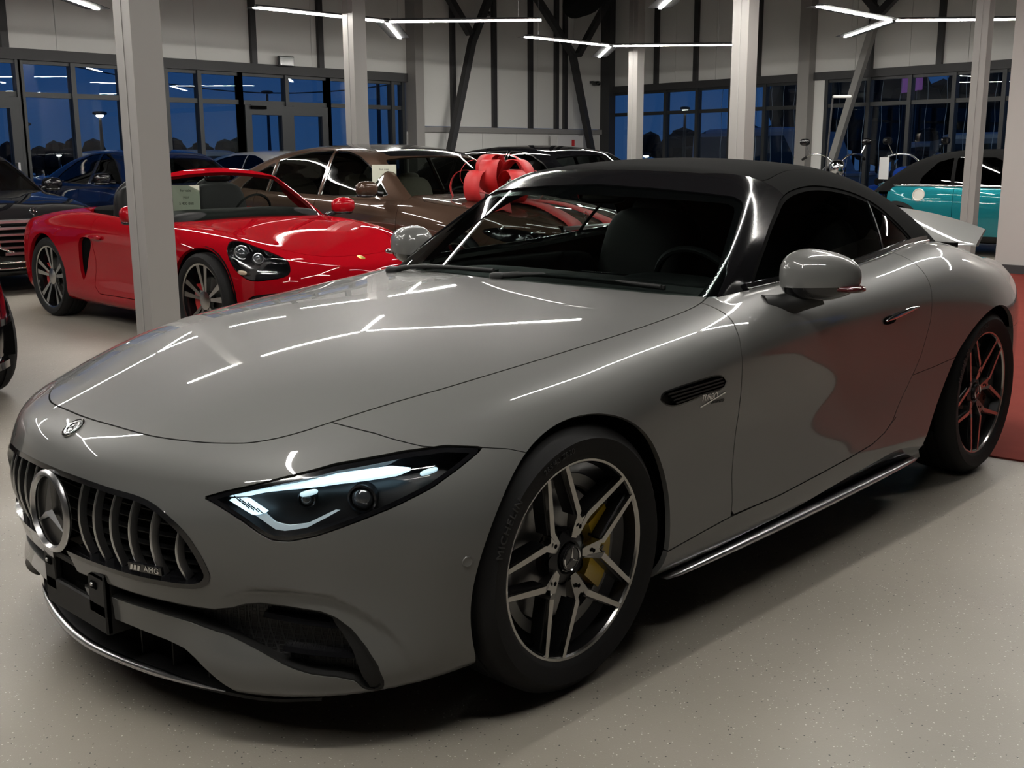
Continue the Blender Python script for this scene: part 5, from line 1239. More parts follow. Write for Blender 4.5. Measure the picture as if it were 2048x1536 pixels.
# ---------------------------------------------------------------- saloons
def scaled(f, s):
    s = np.array(s, float); g = lambda P: f(P/s)*s.mean()
    if hasattr(f, 'comp'): g.comp = lambda P: tuple(v*s.mean() for v in f.comp(P/s))
    return g
SB = car_body({1.1: sec(.74,.22,.42,.56,.60), .75: sec(.86,.19,.45,.69,.775), .4: sec(.925,.18,.5,.79,.885), 0: sec(.948,.17,.52,.85,.945), -.5: sec(.945,.17,.55,.90,1.0), -1.0: sec(.942,.17,.56,.94,1.03),
   -1.8: sec(.95,.17,.58,.965,1.04), -2.8: sec(.95,.17,.58,.98,1.05), -3.4: sec(.948,.18,.58,.99,1.075), -4.0: sec(.92,.2,.58,.975,1.08), -4.7: sec(.84,.26,.55,.90,1.03)},
   grid_table([0,.35,.6,.75,.86,.95,1.05], [.1,.3,.5,.7,.85,1.], [[.74,.72,.64,.53,.38,.1,-.5],[.84,.82,.74,.63,.47,.2,-.4],[.87,.85,.77,.65,.48,.2,-.4],[.86,.84,.75,.62,.43,.12,-.5],[.80,.77,.67,.52,.3,0,-.7],[.6,.57,.45,.3,.1,-.2,-.9]]),
   grid_table([0,.4,.7,.85,1.], [.1,.4,.7,1.,1.1], [[-4.4,-4.36,-4.2,-4.0,-3.5],[-4.53,-4.5,-4.34,-4.1,-3.6],[-4.56,-4.52,-4.35,-4.1,-3.6],[-4.5,-4.46,-4.3,-4.0,-3.5],[-4.45,-4.4,-4.2,-3.9,-3.4]]))
SCAB = car_cabin(([-.5,-1.0,-1.4,-1.8,-2.2,-2.6,-3.0,-3.4,-3.8,-4.2], [1.26,1.36,1.43,1.475,1.49,1.478,1.43,1.335,1.20,1.05]), ([.85,1.0,1.2,1.4,1.52], [.905,.845,.735,.62,.53]), -.60, 1.0, 1.78, .30, .10, .12, .04, .05, .06, (-1.7, -3.0))
SW = ([(-1.02,1.00),(-1.10,1.06),(-1.40,1.255),(-1.62,1.345),(-1.85,1.395),(-2.04,1.405),(-2.01,.97)], [(-2.065,.97),(-2.095,1.405),(-2.45,1.40),(-2.72,1.365),(-2.95,1.31),(-2.92,.98)], [(-2.98,.99),(-3.01,1.29),(-3.25,1.20),(-3.45,1.06),(-3.50,1.0)])
FSCAB = car_cabin(([-.4,-.9,-1.3,-1.7,-2.1,-2.5,-2.9,-3.3,-3.7], [1.22,1.33,1.39,1.425,1.425,1.39,1.31,1.19,1.05]), ([.85,1.0,1.2,1.4,1.52], [.905,.845,.72,.60,.50]), -.50, 1.0, 1.75, .30, .10, .12, .04, .05, .06, (-1.6, -2.7))
SHOOD = np.vstack([smooth_open([(.80,0),(.78,.3),(.70,.50),(.5,.66),(.2,.76),(-.2,.80),(-.55,.80)], 4), [(-.62,.7),(-.56,0),(-.56,-.2),(.80,-.2)]])
SHL = smooth_closed([(.48,.66),(.62,.70),(.74,.735),(.84,.75),(.885,.72),(.86,.66),(.76,.60),(.62,.575),(.50,.59)], 3)
M_lens2 = pm('projector glass', (.05, .055, .06), .03, .2, coat=1., spec=1.)
def s_front(root, f, wd=.42, z0=.42, z1=.74, bars=4, star=True):
    """chrome barred grille, bonnet star, head lamps"""
    g = empty('grille', parent=root); zz = np.linspace(z0, z1, bars+2)
    P0, n = at_front(f, 0, (z0+z1)/2)
    for i, z in enumerate(zz):
        y = wd*(1-.10*((z-z0)/(z1-z0)-.55)**2*4)
        pts = np.array([at_front(f, yy, z)[0] for yy in np.linspace(0, y, 6)]); pts = np.vstack([pts[::-1]*[1, -1, 1], pts[1:]]); end = i in (0, bars+1)
        pts[:, 0] += .006
        MB().sweep(pts, [(-.012, -.020 if end else -.015), (-.012, .020 if end else .015), (.018, .012 if end else .009), (.018, -.014 if end else -.011)][::-1]).build('grille_bar', M_satin, g, 30)
    for s in (1, -1): MB().tube([at_front(f, s*wd*.62, z0)[0]+[.004, 0, 0], at_front(f, s*wd*.97, z0+.06)[0]+[.004, 0, 0], at_front(f, s*wd, (z0+z1)/2)[0]+[.004, 0, 0], at_front(f, s*wd*.9, z1)[0]+[.004, 0, 0]], .012, 8).build('grille_edge', M_chrome, g, 60)
    if star:
        P, n = at_top(f, .735, 0.); o = empty('bonnet_star', parent=root); X = mat4(frame((1, 0, .25)), P+[0, 0, .055])
        MB().lathe([(.032, 0), (.035, .004), (.038, 0), (.035, -.004)], 28, 'z', closed=True).xf(X).build('star_ring', M_chrome, o, 60)
        V = [(0, 0, .003)]+[((.034 if k % 2 == 0 else .006)*math.cos(math.pi/2+k*math.pi/3), (.034 if k % 2 == 0 else .006)*math.sin(math.pi/2+k*math.pi/3), 0) for k in range(6)]+[(0, 0, -.003)]
        MB().add(V, [[0, 1+k, 1+(k+1) % 6] for k in range(6)]+[[7, 1+(k+1) % 6, 1+k] for k in range(6)]).xf(X).build('star_points', M_chrome, o); MB().tube([P-[0, 0, .01], P+[0, 0, .02]], [.014, .005], 8).build('star_foot', M_chrome, o)
def lamp_bits(root, f, ys, z, s):
    for y, r in ys:
        P, n = at_front(f, y, z); n2 = np.array([.9, .35, 0]); X = mat4(frame(n2), P-n*.05)
        for nm_, pr_, mt in (('lamp_ring', [(r*1.05, -.02), (r*1.12, .012), (r*.92, .014), (r*.9, 0)], M_satin), ('lamp_lens', [(r*.9, 0), (r*.6, .014), (0, .02)], M_lens2)):
            m = MB().lathe(pr_, 18, 'z').xf(X); m.V = [(a, b_*s, c_) for a, b_, c_ in m.V]; m.build(nm_, mt, root, 50)
    P, n = at_front(f, ys[0][0], z+.055); q = MB().box((0, 0, 0), (.20, .012, .01)).xf(mat4(frame(n), P-n*.03)); q.V = [(a, b_*s, c_) for a, b_, c_ in q.V]; q.build('lamp_strip', M_chrome, root)
def saloon(name, label, loc, pt, sc_=(1, 1, 1), cab=SCAB, win=SW, grid=(40, 70, 16, 64), trim=M_leather, wtrim=M_chrome, front=True, rz=90, wheel=None, **kw):
    b = scaled(SB, sc_); c = scaled(cab, sc_); S3 = np.array(sc_)
    sx = lambda poly: [(x*sc_[0], z*sc_[2]) for x, z in poly]
    hl = [(y*sc_[1], z*sc_[2]) for y, z in SHL]; gp = [(-.44*sc_[1], .40), (.44*sc_[1], .40), (.47*sc_[1], .58), (.42*sc_[1], .755*sc_[2]), (-.42*sc_[1], .755*sc_[2]), (-.47*sc_[1], .58)]
    spec = dict(name=name, label=label, loc=loc, rz=rz, body=b, cabin=c, paint=pt, wb=3.365*sc_[0], R=.345, w=.95*sc_[1], cx=(-1.5*sc_[0], -2.5*sc_[0]), grid=grid, hood=SHOOD*[sc_[0], sc_[1]],
        win=[sx(p_) for p_ in win], wtrim=wtrim, wf=M_wheelface, wheel=wheel or dict(n=10, pair=0, wid=(.03, .04)), seats=(-1.65*sc_[0], -2.75*sc_[0]), dash=-1.0*sc_[0], trim=trim,
        doors=[[(-.80*sc_[0],1.2),(-.78*sc_[0],.6),(-.72*sc_[0],.26),(-1.95*sc_[0],.26),(-2.03*sc_[0],.6),(-2.05*sc_[0],1.2)], [(-2.06*sc_[0],1.2),(-2.04*sc_[0],.6),(-1.96*sc_[0],.26),(-2.85*sc_[0],.28),(-3.0*sc_[0],.62),(-3.1*sc_[0],.8),(-3.14*sc_[0],1.2)]] if kw.pop('doors', True) else (),
        cuts=[('head_lamp', Fyz(hl, .2), G_lens, 0, .004, False), ('grille_back', Fyz(gp, .5), M_dark, -.03, .05, True), ('lower_intake', Fyz([(-.62*sc_[1],.24),(.62*sc_[1],.24),(.55*sc_[1],.34),(-.55*sc_[1],.34)], .4), M_matte, -.02, .04, True)] if front else ())
    spec.update(kw); root = generic(spec)
    if front:
        s_front(root, b, .42*sc_[1], .42, .735*sc_[2]); q = capsule_grid(b, .1, 0, .5, 40, 6, 2, 60, th0=-.2).keep(Fyz(hl, .2))
        for s in (1, -1):
            h = empty('head_light', parent=root); panel('lamp_bowl', q, M_black, h, s, rim=False, off=-.055); panel('lamp_edge', q.drop(lambda P: Fyz(hl, .2)(P)+.010), M_black, h, s, depth=.05, off=-.004); lamp_bits(h, b, ((.60*sc_[1], .034), (.70*sc_[1], .038)), .655*sc_[2], s)
    for s in (1, -1): mirror_pod(root, (-1.08*sc_[0], 1.03*sc_[1], 1.06*sc_[2]), s, spec.get('mirror', pt), 1.05, (.04, -.16, -.05))
    return root, b, c
BROWN = paint('brown metallic paint', (.060, .036, .025), .34, .3); BLK = paint('black paint', (.005, .005, .006), .3); NAVY = paint('navy paint', (.006, .013, .045), .3, .2); WHT = paint('silver white paint', (.55, .56, .58), .35, .1); CHERRY = paint('dark cherry paint', (.060, .004, .008), .3)
CREAM = pm('cream leather', (.30, .27, .21), .5)
BR, bbf, bcf = saloon('luxury_sedan', 'bronze-brown luxury sedan with chrome window frames and a red gift bow', (-5.62, -4.42, 0), BROWN, trim=CREAM, grid=(50, 90, 18, 84), win=SW, glass=glass('smoked car glass', (.16, .17, .16)), norw=True, topsplit=lambda P: np.maximum(np.abs(P[:, 1])-.54, 1.36-P[:, 2]), topmat=M_black)
roofdark = None
BS, sbf, scf = saloon('black_sedan', 'black sedan with chrome barred grille and yellow plate tag behind the red roadster', (-2.85, -9.45, 0), BLK, (1.0, 1, 1.0), norw=True)
B2, b2f, _ = saloon('black_limousine', 'black sedan with bright chrome window frames parked beyond the brown sedan', (-8.75, -5.0, 0), BLK, (.98, 1, 1.0), front=False, norw=True)
NV, nvf, _ = saloon('navy_car', 'dark navy fastback car with snow-pale roof parked behind the red roadster', (-5.75, -9.95, 0), NAVY, (.93, 1, 1.035), cab=FSCAB, win=([(-.95,1.0),(-1.1,1.1),(-1.4,1.27),(-1.62,1.345),(-1.85,1.36),(-1.80,.98)], [(-1.90,.98),(-1.93,1.36),(-2.2,1.345),(-2.55,1.26),(-2.85,1.12),(-2.95,1.02)]), front=False, wtrim=M_black, mirror=M_black, norw=True)
WT, _, _ = saloon('white_car', 'pale silver-white car whose roof line shows behind the brown sedan', (-8.55, -10.55, 0), WHT, (.95, 1, .98), front=False, wtrim=M_black, norw=True, doors=False)
DK, _, _ = saloon('dark_sedan', 'dark grey car roof showing between the brown sedan and the black sedan', (-12.6, -9.6, 0), paint('dark grey paint', (.02, .02, .021), .35), (.95, 1, .97), front=False, wtrim=M_black, norw=True, doors=False)
CR, crf, _ = saloon('cherry_car', 'dark cherry car with black air intake beside the light grey column', (.40, -4.05, 0), CHERRY, (.92, 1.0, .98), norw=True, front=False, wheel=dict(n=5, pair=.2),
   cuts=[('head_lamp', Fyz([(.50,.60),(.66,.665),(.80,.70),(.88,.70),(.85,.64),(.74,.58),(.58,.56)], .1), G_lens, 0, .004, False), ('corner_intake', Fyz([(.42,.22),(.90,.22),(.93,.32),(.91,.47),(.80,.475),(.55,.44),(.44,.36)], .1), M_black, -.02, .03, False)])
for s in (1, -1):
    q = capsule_grid(crf, .1, 0, .5, 30, 4, 2, 50, th0=-.2).keep(Fyz([(.50,.60),(.66,.665),(.80,.70),(.88,.70),(.85,.64),(.74,.58),(.58,.56)], .1)); panel('lamp_bowl', q, M_satin, CR, s, rim=False, off=-.03)
    pts = np.array([at_front(crf, y, .24)[0] for y in np.linspace(.45, .88, 7)])*[1, s, 1]; MB().sweep(pts, [(-.03, -.02), (.02, -.02), (.02, .02), (-.03, .015)]).build('lip_trim', M_black, CR, 40)
    pts = np.array([at_front(crf, y, .485)[0] for y in np.linspace(.55, .90, 7)])*[1, s, 1]; MB().sweep(pts, [(-.02, -.018), (.02, -.018), (.02, .018), (-.02, .018)]).build('intake_trim', M_black, CR, 40)
# yellow tag on the black sedan, plate bar
P, n = at_front(sbf, -.05, .36); MB().box((P[0]+.02, -.10, .385), (.012, .16, .17)).build('plate_tag', pm('yellow tag', (.75, .50, .01), .5), BS)
text_mesh('tag_letters', 'avto', .05, M_black, BS, mat4(frame((1, 0, 0)), (P[0]+.028, -.10, .39)), .0005)
for z in (.27, .33): 
    pts = np.array([at_front(sbf, y, z)[0] for y in np.linspace(-.5, .5, 9)]); MB().tube(pts+[.012, 0, 0], .007, 6).build('bumper_trim', M_chrome, BS, 60)
# ---- gift bow on the brown bonnet
M_rib = pm('red ribbon', (.48, .018, .020), .55, bump=(500, .2))
bx, by = -.20, -.17; PB, _n = at_top(bbf, bx, by)
bow = empty('gift_bow', (-5.62-by, -4.42+bx, PB[2]+.004)); tag(bow, 'large red ribbon gift bow on the brown sedan bonnet', 'bow')
def loop(az, el, R, wd, roll=0.):
    d = np.array([math.cos(az)*math.cos(el), math.sin(az)*math.cos(el), math.sin(el)]); sd = np.array([-math.sin(az), math.cos(az), 0]); u = np.cross(d, sd)
    T = np.linspace(0, 2*math.pi, 26); c = [d*(R*(.56-.56*math.cos(t)))*1.0+u*(R*.50*math.sin(t)*(.35+.65*(.5-.5*math.cos(t)))) for t in T]
    V = []
    for i, q in enumerate(c):
        k = .35+.65*min(1, 1.6*(.5-.5*math.cos(T[i]))); V += [q-sd*wd*k/2, q+sd*wd*k/2]
    V = np.array(V)+[0, 0, .05]; F = [[2*i, 2*i+1, 2*i+3, 2*i+2] for i in range(25)]
    o = mesh('ribbon_loop', V, F, M_rib, bow, smooth=True); md = o.modifiers.new('thick', 'SOLIDIFY'); md.thickness = .003
for k in range(6): loop(k*math.pi/3+.2, .20, .40, .17)
for k in range(5): loop(k*math.pi*2/5+.5, .66, .36, .17)
for k in range(3): loop(k*math.pi*2/3+.1, 1.15, .33, .16)
MB().superq((0, 0, .14), (.07, .07, .05), .8, .8, 14).build('knot', M_rib, bow, 60)
def tail_(x1, y1):
    """ribbon lying over the bonnet towards the grille, notched end"""
    n = 16; wd = .19; V = []; t0 = np.array([bx, by]); t1 = np.array([x1, y1]); d = (t1-t0)/np.linalg.norm(t1-t0); sd = np.array([-d[1], d[0]])
    def on(q): 
        x = min(q[0], .80); p_ = at_top(bbf, x, q[1])[0]
        return np.array([q[0]+5.62*0, q[1], p_[2]+.006+max(0, .03*(1-abs(2*((q-t0)@d)/np.linalg.norm(t1-t0)-1)))-max(0, q[0]-.80)*1.6])
    for i in range(n):
        q = t0+(t1-t0)*i/(n-1); back = -.07 if i == n-1 else 0
        V += [on(q-sd*wd/2), on(q+d*back), on(q+sd*wd/2)]
    V = np.array(V)-[bx, by, PB[2]+.004]; F = [[3*i+k, 3*i+k+1, 3*i+4+k, 3*i+3+k] for i in range(n-1) for k in (0, 1)]
    M = rotz(math.pi/2); o = mesh('ribbon_tail', V@M.T, F, M_rib, bow, smooth=True); md = o.modifiers.new('thick', 'SOLIDIFY'); md.thickness = .003
tail_(.98, -.22); tail_(.96, .36); tail_(.35, -.70)
# ---- written sheets behind windscreens
paper_sheet((-4.90, -5.60, .96), None, .24, .32, 'price_sheet', 'pale handwritten sheet inside the brown sedan windscreen', ('for sale', 'year', 'options', '18 900 000'), math.radians(35+90))
paper_sheet((-2.66, -5.40, .84), None, .24, .30, 'price_sheet', 'pale handwritten sheet inside the red roadster windscreen', ('for sale', 'year', '5 400 000'), math.radians(120))
# ---- teal small convertible
TEAL = paint('teal paint', (.012, .17, .20), .3, .2)
MBf = car_body({1.0: sec(.66,.2,.42,.56,.62), .65: sec(.78,.18,.45,.70,.80), .35: sec(.835,.17,.5,.78,.88), 0: sec(.855,.17,.52,.82,.92), -.5: sec(.86,.17,.55,.87,.97), -1.2: sec(.863,.17,.56,.90,.98), -2.0: sec(.863,.17,.56,.91,.98), -2.5: sec(.86,.18,.56,.905,.97), -3.0: sec(.82,.2,.55,.88,.95), -3.4: sec(.74,.24,.52,.82,.88)},
   grid_table([0,.35,.6,.75,.86,1.], [.1,.3,.6,.85,1.], [[.66,.64,.55,.42,.2,-.3],[.76,.74,.65,.5,.28,-.2],[.78,.75,.65,.48,.22,-.3],[.68,.64,.5,.3,0,-.5],[.4,.35,.2,0,-.2,-.7]]),
   grid_table([0,.4,.65,.8,.95], [.1,.4,.7,1.], [[-2.95,-2.92,-2.8,-2.6,-2.2],[-3.06,-3.03,-2.9,-2.7,-2.3],[-3.06,-3.02,-2.88,-2.65,-2.2],[-2.98,-2.94,-2.75,-2.5,-2.1]]))
MCab = car_cabin(([-.3,-.8,-1.1,-1.5,-1.9,-2.2,-2.5,-2.8], [1.28,1.36,1.395,1.41,1.395,1.34,1.20,.98]), ([.85,1.0,1.2,1.4], [.80,.765,.70,.60]), -.42, .97, 1.15, .22, .09, .10, .04, .03, .05, (-1.2, -1.9))
MW = ([(-.78,.95),(-.92,1.08),(-1.10,1.24),(-1.25,1.30),(-1.75,1.31),(-1.73,.94)], [(-1.78,.94),(-1.80,1.30),(-2.0,1.24),(-2.18,1.05),(-2.22,.95)])
MN = generic(dict(name='teal_convertible', label='teal small convertible with black fabric roof and round chrome fuel cap', loc=(-13.75, -1.62, 0), rz=90, body=MBf, cabin=MCab, paint=TEAL, wb=2.495, R=.31, w=.865, cx=(-1.0, -1.7), win=MW, cabmat=M_fabric, wf=M_satin, wheel=dict(n=5, pair=.18), seats=(-1.35, -2.0), dash=-.75, nofw=True,
   doors=([(-.62,1.2),(-.60,.5),(-.56,.26),(-1.60,.26),(-1.70,.5),(-1.72,1.2)],), cuts=(('arch_cladding', lambda P: np.where(P[:, 1] > .45, np.hypot(P[:, 0]+2.495, P[:, 2]-.31)-.40, 1.), M_matte, .004, .02, False), ('sill_cladding', lambda P: np.where(P[:, 1] > .5, P[:, 2]-.27, 1.), M_matte, .002, .02, False))))
for s in (1, -1):
    pts = np.array([at_side(MBf, x, .895)[0] for x in np.linspace(-.7, -2.95, 16)])*[1, s, 1]+[0, .004*s, .03]; pts[:, 1] -= .02*s; MB().tube(pts, .014, 8).build('belt_trim', M_chrome, MN, 60)
    P, n = at_side(MBf, -1.88, .80); P = P*[1, s, 1]; MB().box(P+[0, .012*s, 0], (.19, .028, .028), ch=.01).build('door_handle', M_chrome, MN) if False else MB().box(np.array(at_side(MBf, -1.50, .80)[0])*[1, s, 1]+[0, .012*s, 0], (.19, .028, .028), ch=.01).build('door_handle', M_chrome, MN)
    mirror_pod(MN, (-.80, .98, 1.0), s, M_black, .9, (.0, -.16, -.05))
P, n = at_side(MBf, -2.18, .80); n = n*[1, -1, 1]; MB().lathe([(.085, -.01), (.088, .006), (.078, .010), (.072, .004), (0, .006)], 30, 'z').xf(mat4(frame(n), P*[1, -1, 1])).build('fuel_cap', pm('fuel cap silver', (.55, .53, .48), .45, .4), MN, 30)
print('cars', round(time.time()-T0, 1))
# ================================================================ outside the windows
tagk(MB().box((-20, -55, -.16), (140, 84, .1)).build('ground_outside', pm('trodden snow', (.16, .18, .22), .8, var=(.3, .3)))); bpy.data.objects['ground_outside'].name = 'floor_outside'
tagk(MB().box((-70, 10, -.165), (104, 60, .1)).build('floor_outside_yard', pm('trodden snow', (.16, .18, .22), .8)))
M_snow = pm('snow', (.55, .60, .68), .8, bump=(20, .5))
def parked(name, label, loc, rz, size, van, col, tall=.55):
    """snow-covered vehicle standing outside"""
    L_, W_, H_ = size; o = empty(name, loc, rz); tag(o, label, 'car', 'snowy vehicles outside'); hb = H_*(.62 if not van else .45)
    prof = [(-L_/2, .35), (-L_/2+.05, hb), (-L_/2+(.1 if van else .45), H_*.97), (-L_/2+(.3 if van else .8), H_), (L_*(.18 if not van else .22), H_), (L_*.33, hb+.05), (L_/2-.1, hb-.08 if not van else hb), (L_/2, hb*.7), (L_/2, .35)]
    MB().prism(prof, -W_/2, W_/2, 'y').build('body', col, o)
    win = [(-L_/2+(.25 if van else .5), hb+.05), (-L_/2+(.3 if van else .75), H_-.10), (L_*.16, H_-.10), (L_*.28, hb+.06)]
    for s in (1, -1): MB().prism(win, s*(W_/2+.004), s*(W_/2+.012), 'y').build('side_glass', M_black, o)
    MB().add([(L_*.195, -W_*.42, H_-.06), (L_*.195, W_*.42, H_-.06), (L_*.325, W_*.45, hb+.10), (L_*.325, -W_*.45, hb+.10)], [[0, 1, 2, 3]]).build('front_glass', M_black, o)
    MB().superq((-L_*.12, 0, H_+.03), (L_*.33, W_*.47, .11), .5, .3, 18).build('snow_cap', M_snow, o, 60); MB().superq((L_*.41, 0, hb-.0), (L_*.09, W_*.45, .06), .5, .4, 14).build('hood_snow', M_snow, o, 60)
    for x in (-L_*.31, L_*.31):
        for s in (1, -1): MB().lathe([(0, .1), (.2, .1), (.33, .08), (.34, 0), (.33, -.08), (0, -.1)], 20, 'y', c=(x, s*(W_/2-.09), .34)).build('wheel', M_rubber, o, 40)
    return o
CW = pm('white van paint', (.50, .52, .55), .4); CB = pm('dark car paint', (.03, .035, .045), .3); CG = pm('blue grey car paint', (.10, .14, .22), .35)
parked('parked_van', 'white van with snow on its roof outside the corner windows', (-26.0, -13.4, -.1), math.radians(80), (5.2, 2.0, 2.05), True, CW)
parked('parked_car', 'dark snow-topped car outside beside the wide light column', (-26.0, -7.6, -.1), math.radians(85), (4.6, 1.85, 1.62), False, CB)
parked('parked_van', 'blue-grey rounded van outside behind the motorcycles', (-22.6, -5.3, -.1), math.radians(95), (4.4, 1.9, 1.75), True, CG)
parked('parked_car', 'long snow-topped dark car outside behind the teal convertible', (-22.4, -.3, -.1), math.radians(88), (4.8, 1.85, 1.68), False, CB)
parked('parked_car', 'dark snow-topped car outside the double door', (-10.6, -19.0, -.1), math.radians(170), (4.5, 1.8, 1.48), False, CB)
parked('parked_car', 'blue-grey snowy car outside the windows behind the navy car', (-5.2, -18.5, -.1), math.radians(178), (4.5, 1.8, 1.46), False, CG)
parked('parked_car', 'dark snowy car outside the windows behind the black sedan', (.6, -18.8, -.1), math.radians(182), (4.6, 1.85, 1.7), False, CG)
def street_lamp(loc, h, label, lit=True, arm=0.):
    o = empty('street_lamp', loc); tag(o, label, 'lamp'); MB().tube([(0, 0, 0), (0, 0, h)], [.09, .05], 8).build('pole', M_steel, o, 60)
    if arm: MB().tube([(0, 0, h-.05), (arm*.5, 0, h+.12), (arm, 0, h+.12)], .035, 6).build('arm', M_steel, o, 60)
    MB().superq((arm, 0, h+.08), (.26, .14, .07), .7, .7, 12).build('lamp_head', M_steel, o, 60)
    if lit: MB().superq((arm, 0, h+.0), (.13, .10, .05), .8, .8, 12).build('lamp_glow', pm('street light', (1, 1, 1), .5, emit=(1, .95, .8), es=60), o, 60)
    return o
def along(px, d):
    """ground point d metres from the camera towards picture column px"""
    a = yaw+math.atan2(1024-px, 2192)*-1*-1
    a = yaw+math.atan((1024-px)/2192.)
    return (2.03+d*math.cos(a), 2.63+d*math.sin(a), -.1)
street_lamp(along(77, 45), 2.6, 'street lamp glowing outside the windows above the black sedan', True)
street_lamp(along(226, 42), 2.9, 'street lamp on a thin pole outside the windows behind the navy car', True)
street_lamp(along(140, 70), 1.6, 'distant lamp outside the windows behind the navy car', True)
street_lamp(along(590, 60), 1.3, 'distant lamp outside the glass of the double door', True)
street_lamp(along(1289, 50), 1.4, 'bright lamp outside the windows beside the slim column', True)
street_lamp(along(1363, 46), 3.2, 'tall lamp post outside the corner windows', True)
street_lamp(along(1553, 60), 1.5, 'distant lamp outside beyond the snow-topped dark car', True)
street_lamp(along(1585, 48), 3.9, 'tall unlit lamp post outside beside the light grey post', False, .6)
street_lamp(along(768, 40), 6.0, 'tall unlit pole outside the last window beside the bare wall panels', False)
street_lamp(along(553, 48), 4.0, 'thin unlit pole outside the double door', False)
# tree lines beyond the yard
M_tree = pm('dusk trees', (.008, .010, .014), .9)
def treeline(name, label, px0, px1, d, h, n, seed):
    r = random.Random(seed); P = []
    for i in range(n):
        px = px0+(px1-px0)*i/(n-1); q = along(px, d+r.uniform(-3, 3)); P.append((q[0], q[1], h*(.75+.5*r.random())))
    o = empty(name, (P[0][0], P[0][1], 0)); tag(o, label, 'trees', kind='stuff'); m = MB()
    for x, y, hh in P:
        for k in range(3): m.superq((x-P[0][0]+r.uniform(-.9, .9), y-P[0][1]+r.uniform(-.9, .9), hh*r.uniform(.45, .8)), (hh*r.uniform(.22, .4), hh*r.uniform(.22, .4), hh*r.uniform(.22, .34)), 1, 1, 8)
    [m.tube([(x-P[0][0], y-P[0][1], -.12), (x-P[0][0], y-P[0][1], hh*.5)], .08, 5) for x, y, hh in P]; b = m.build('tree_crowns', M_tree, o, 40); b['kind'] = 'stuff'
treeline('tree_line', 'dark line of trees outside the windows behind the red roadster', -100, 480, 75, 2.0, 34, 3)
treeline('tree_line', 'low dark trees outside the corner windows', 1330, 1620, 80, 2.6, 26, 5)
treeline('tree_line', 'tall dark trees outside the windows behind the teal convertible', 1600, 2150, 60, 4.6, 36, 8)
bl = MB().box((0, 0, .85), (14, 8, 1.9)).build('far_building', pm('dark far building', (.02, .022, .03), .8)); bl.location = along(420, 92); bl.rotation_euler = (0, 0, .4); tag(bl, 'low dark building far outside the windows behind the navy car', 'building')
o = empty('reflection_board', along(1800, 42), .7); tag(o, 'dim purple glowing board added outside to imitate a reflection above the teal convertible', 'sign')  # glowing board added to imitate a purple reflection in the window glass
MB().box((0, 0, 3.95), (2.1, .12, .75)).build('board', pm('purple reflection glow', (.10, .04, .12), .5, emit=(.30, .10, .36), es=.35), o)
for x in (-.8, .8): MB().box((x, 0, 1.8), (.1, .1, 3.6)).build('post', M_steel, o)
# light strings hung outside the right-hand windows
for k in range(22):
    s_k = 3.0+k*.30+rnd.uniform(-.08, .08); a = WR.P(s_k, -.45, 2.70); zz = np.linspace(2.70, .5, 12); c = MB().tube(np.column_stack([a[0]+.012*np.sin(zz*9+k), a[1]+.012*np.cos(zz*7+k), zz]), .005, 4).build('light_string', pm('pale light string', (.35, .38, .45), .5)); tag(c, 'thin pale light string hanging outside the windows behind the motorcycles', 'light string', 'light strings outside the windows')
# overhead cables
for px, d, z0, lab in ((300, 45, 6.0, 'sagging overhead cable outside the windows behind the navy car'), (560, 50, 5.2, 'second overhead cable outside beyond the double door')):
    a = np.array(along(px-420, d)); b = np.array(along(px+420, d)); t = np.linspace(0, 1, 14)[:, None]; P = a+(b-a)*t; P[:, 2] = z0-1.2*np.sin(math.pi*t[:, 0]); c = MB().tube(P, .025, 5).build('overhead_cable', M_steel); tag(c, lab, 'cable')
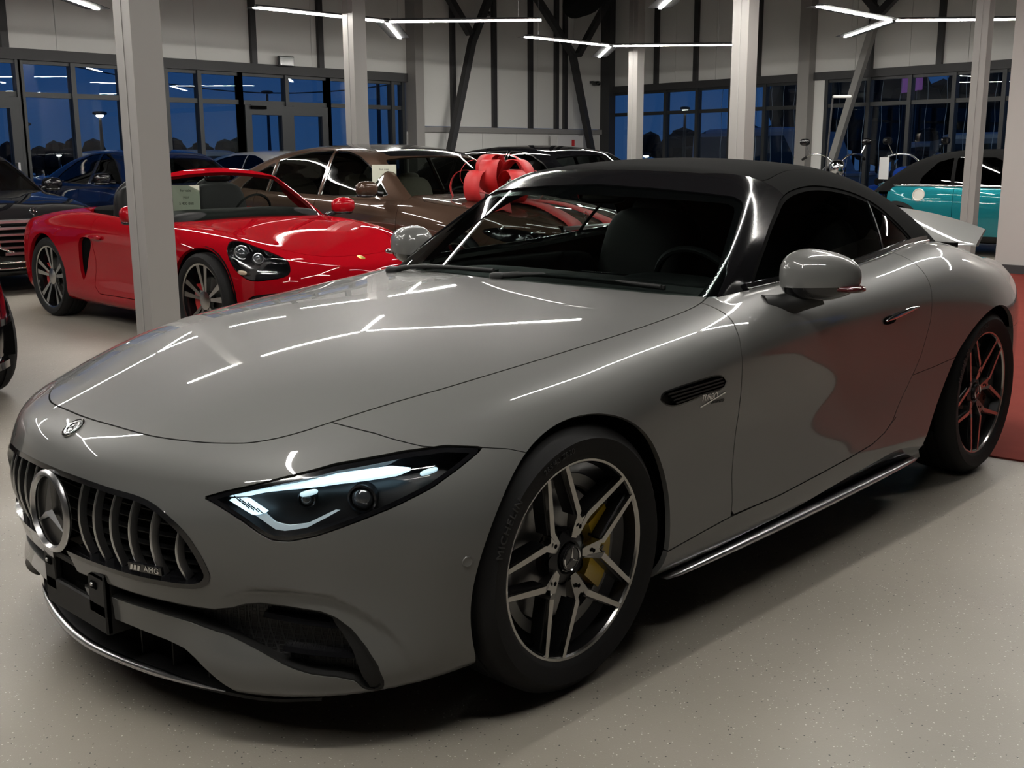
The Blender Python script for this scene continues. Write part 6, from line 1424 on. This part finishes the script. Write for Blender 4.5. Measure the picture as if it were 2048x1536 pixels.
# ================================================================ motorcycles by the right-hand windows
def bike(name, label, loc, rz, col, big=True):
    o = empty(name, loc, rz); tag(o, label, 'motorcycle'); o.scale = (1.15, 1.15, 1.15)
    for x, nm in ((.72, 'front_wheel'), (-.68, 'rear_wheel')):
        MB().lathe([(.24, -.04), (.31, -.05), (.33, 0), (.31, .05), (.24, .04)], 28, 'y', c=(x, 0, .33)).build(nm, M_rubber, o, 50); MB().lathe([(.235, .03), (.245, .03), (.245, -.03), (.235, -.03)], 28, 'y', c=(x, 0, .33), closed=True).build(nm.replace('wheel', 'rim'), M_chrome, o, 50)
        m = MB()
        for k in range(9): a = 2*math.pi*k/9; m.tube([(x, 0, .33), (x+.24*math.cos(a), 0, .33+.24*math.sin(a))], .006, 5)
        m.build('spoke_set', M_chrome, o)
    for s in (1, -1):
        MB().tube([(.72, .08*s, .33), (.55, .08*s, .78), (.44, .08*s, 1.05)], [.022, .028, .028], 8).build('fork_leg', M_chrome, o, 60)
        MB().tube(smooth_open([(.42, .05*s, 1.06), (.38, .18*s, 1.16), (.28, .34*s, 1.17), (.12, .42*s, 1.12)], 4), .014, 8).build('handlebar', M_chrome, o, 60)
        MB().tube([(.17, .40*s, 1.135), (.06, .445*s, 1.10)], .020, 8).build('grip', M_matte, o, 60)
        MB().tube([(.24, .36*s, 1.17), (.22, .42*s, 1.30)], .006, 6).build('mirror_stem', M_chrome, o); MB().superq((.22, .44*s, 1.35), (.015, .075, .05), .7, .8, 14).build('mirror_head', M_black, o, 60)
        MB().tube([(-.05, .10*s, .30), (-.5, .13*s, .28), (-.95, .14*s, .33)], [.035, .04, .05], 10).build('exhaust', M_chrome, o, 60)
    MB().superq((.56, 0, .98), (.10, .12, .12), .8, .8, 18).build('head_lamp', M_chrome, o, 60); MB().superq((.635, 0, .98), (.03, .10, .10), .8, .8, 16).build('lamp_glass', G_lens, o, 60)
    MB().superq((.12, 0, .86), (.32, .16, .15), .7, .6, 20).build('tank', col, o, 60); MB().superq((-.36, 0, .78), (.34, .15, .07), .6, .6, 18).build('seat', M_leather, o, 60)
    MB().superq((.02, 0, .45), (.24, .16, .20), .5, .5, 16).build('engine', M_satin, o, 60)
    MB().lathe([(.33, 0)], 3, 'y') if False else MB().superq((-.72, 0, .64), (.26, .08, .10), .7, .6, 16).build('rear_fender', col, o, 60); MB().superq((.74, 0, .66), (.24, .07, .06), .7, .6, 14).build('front_fender', col, o, 60)
    MB().tube([(.44, 0, 1.0), (.05, 0, .62), (-.45, 0, .62), (-.68, 0, .33)], .03, 8).build('frame', M_black, o, 60)
    if big: MB().superq((.50, 0, 1.32), (.03, .20, .20), .8, .7, 16).build('wind_screen', glass('bike screen', (.7, .75, .8)), o, 60)
    return o
bike('motorcycle', 'chrome motorcycle with black mirrors in front of the grey window post', (-15.7, -6.55, 0), math.radians(35), BLK, False)
bike('motorcycle', 'blue motorcycle with clear screen between the price placard and the teal convertible', (-15.5, -5.15, 0), math.radians(55), paint('blue bike paint', (.01, .06, .38), .3), True)
o = empty('price_placard', (-14.9, -5.25, 0), math.radians(60)); tag(o, 'white price placard on a thin stand beside the blue motorcycle', 'placard')
MB().box((0, 0, 1.13), (.24, .01, .34)).build('card', pm('white card', (.62, .62, .62), .6), o); MB().tube([(0, .01, 0), (0, .01, 1.1)], .012, 8).build('stand', M_black, o); MB().lathe([(0, 0), (.16, 0), (.16, .015), (0, .02)], 20, 'z').build('foot', M_black, o)
q = along(1642, 15.6); o = empty('display_lamp', (q[0], q[1], 0)); tag(o, 'slender floor lamp with a flat white head behind the chrome motorcycle', 'lamp')
MB().tube([(0, 0, 0), (0, 0, 1.2), (-.03, .03, 2.08)], .012, 8).build('pole', M_steel, o, 60); MB().box((-.11, .12, 2.10), (.24, .05, .035), rotz(math.radians(135)), ch=.008).build('head', pm('white card', (.62, .62, .62), .6), o); MB().lathe([(0, 0), (.16, 0), (.16, .02), (0, .03)], 20, 'z').build('foot', M_steel, o)
print('all', round(time.time()-T0, 1))
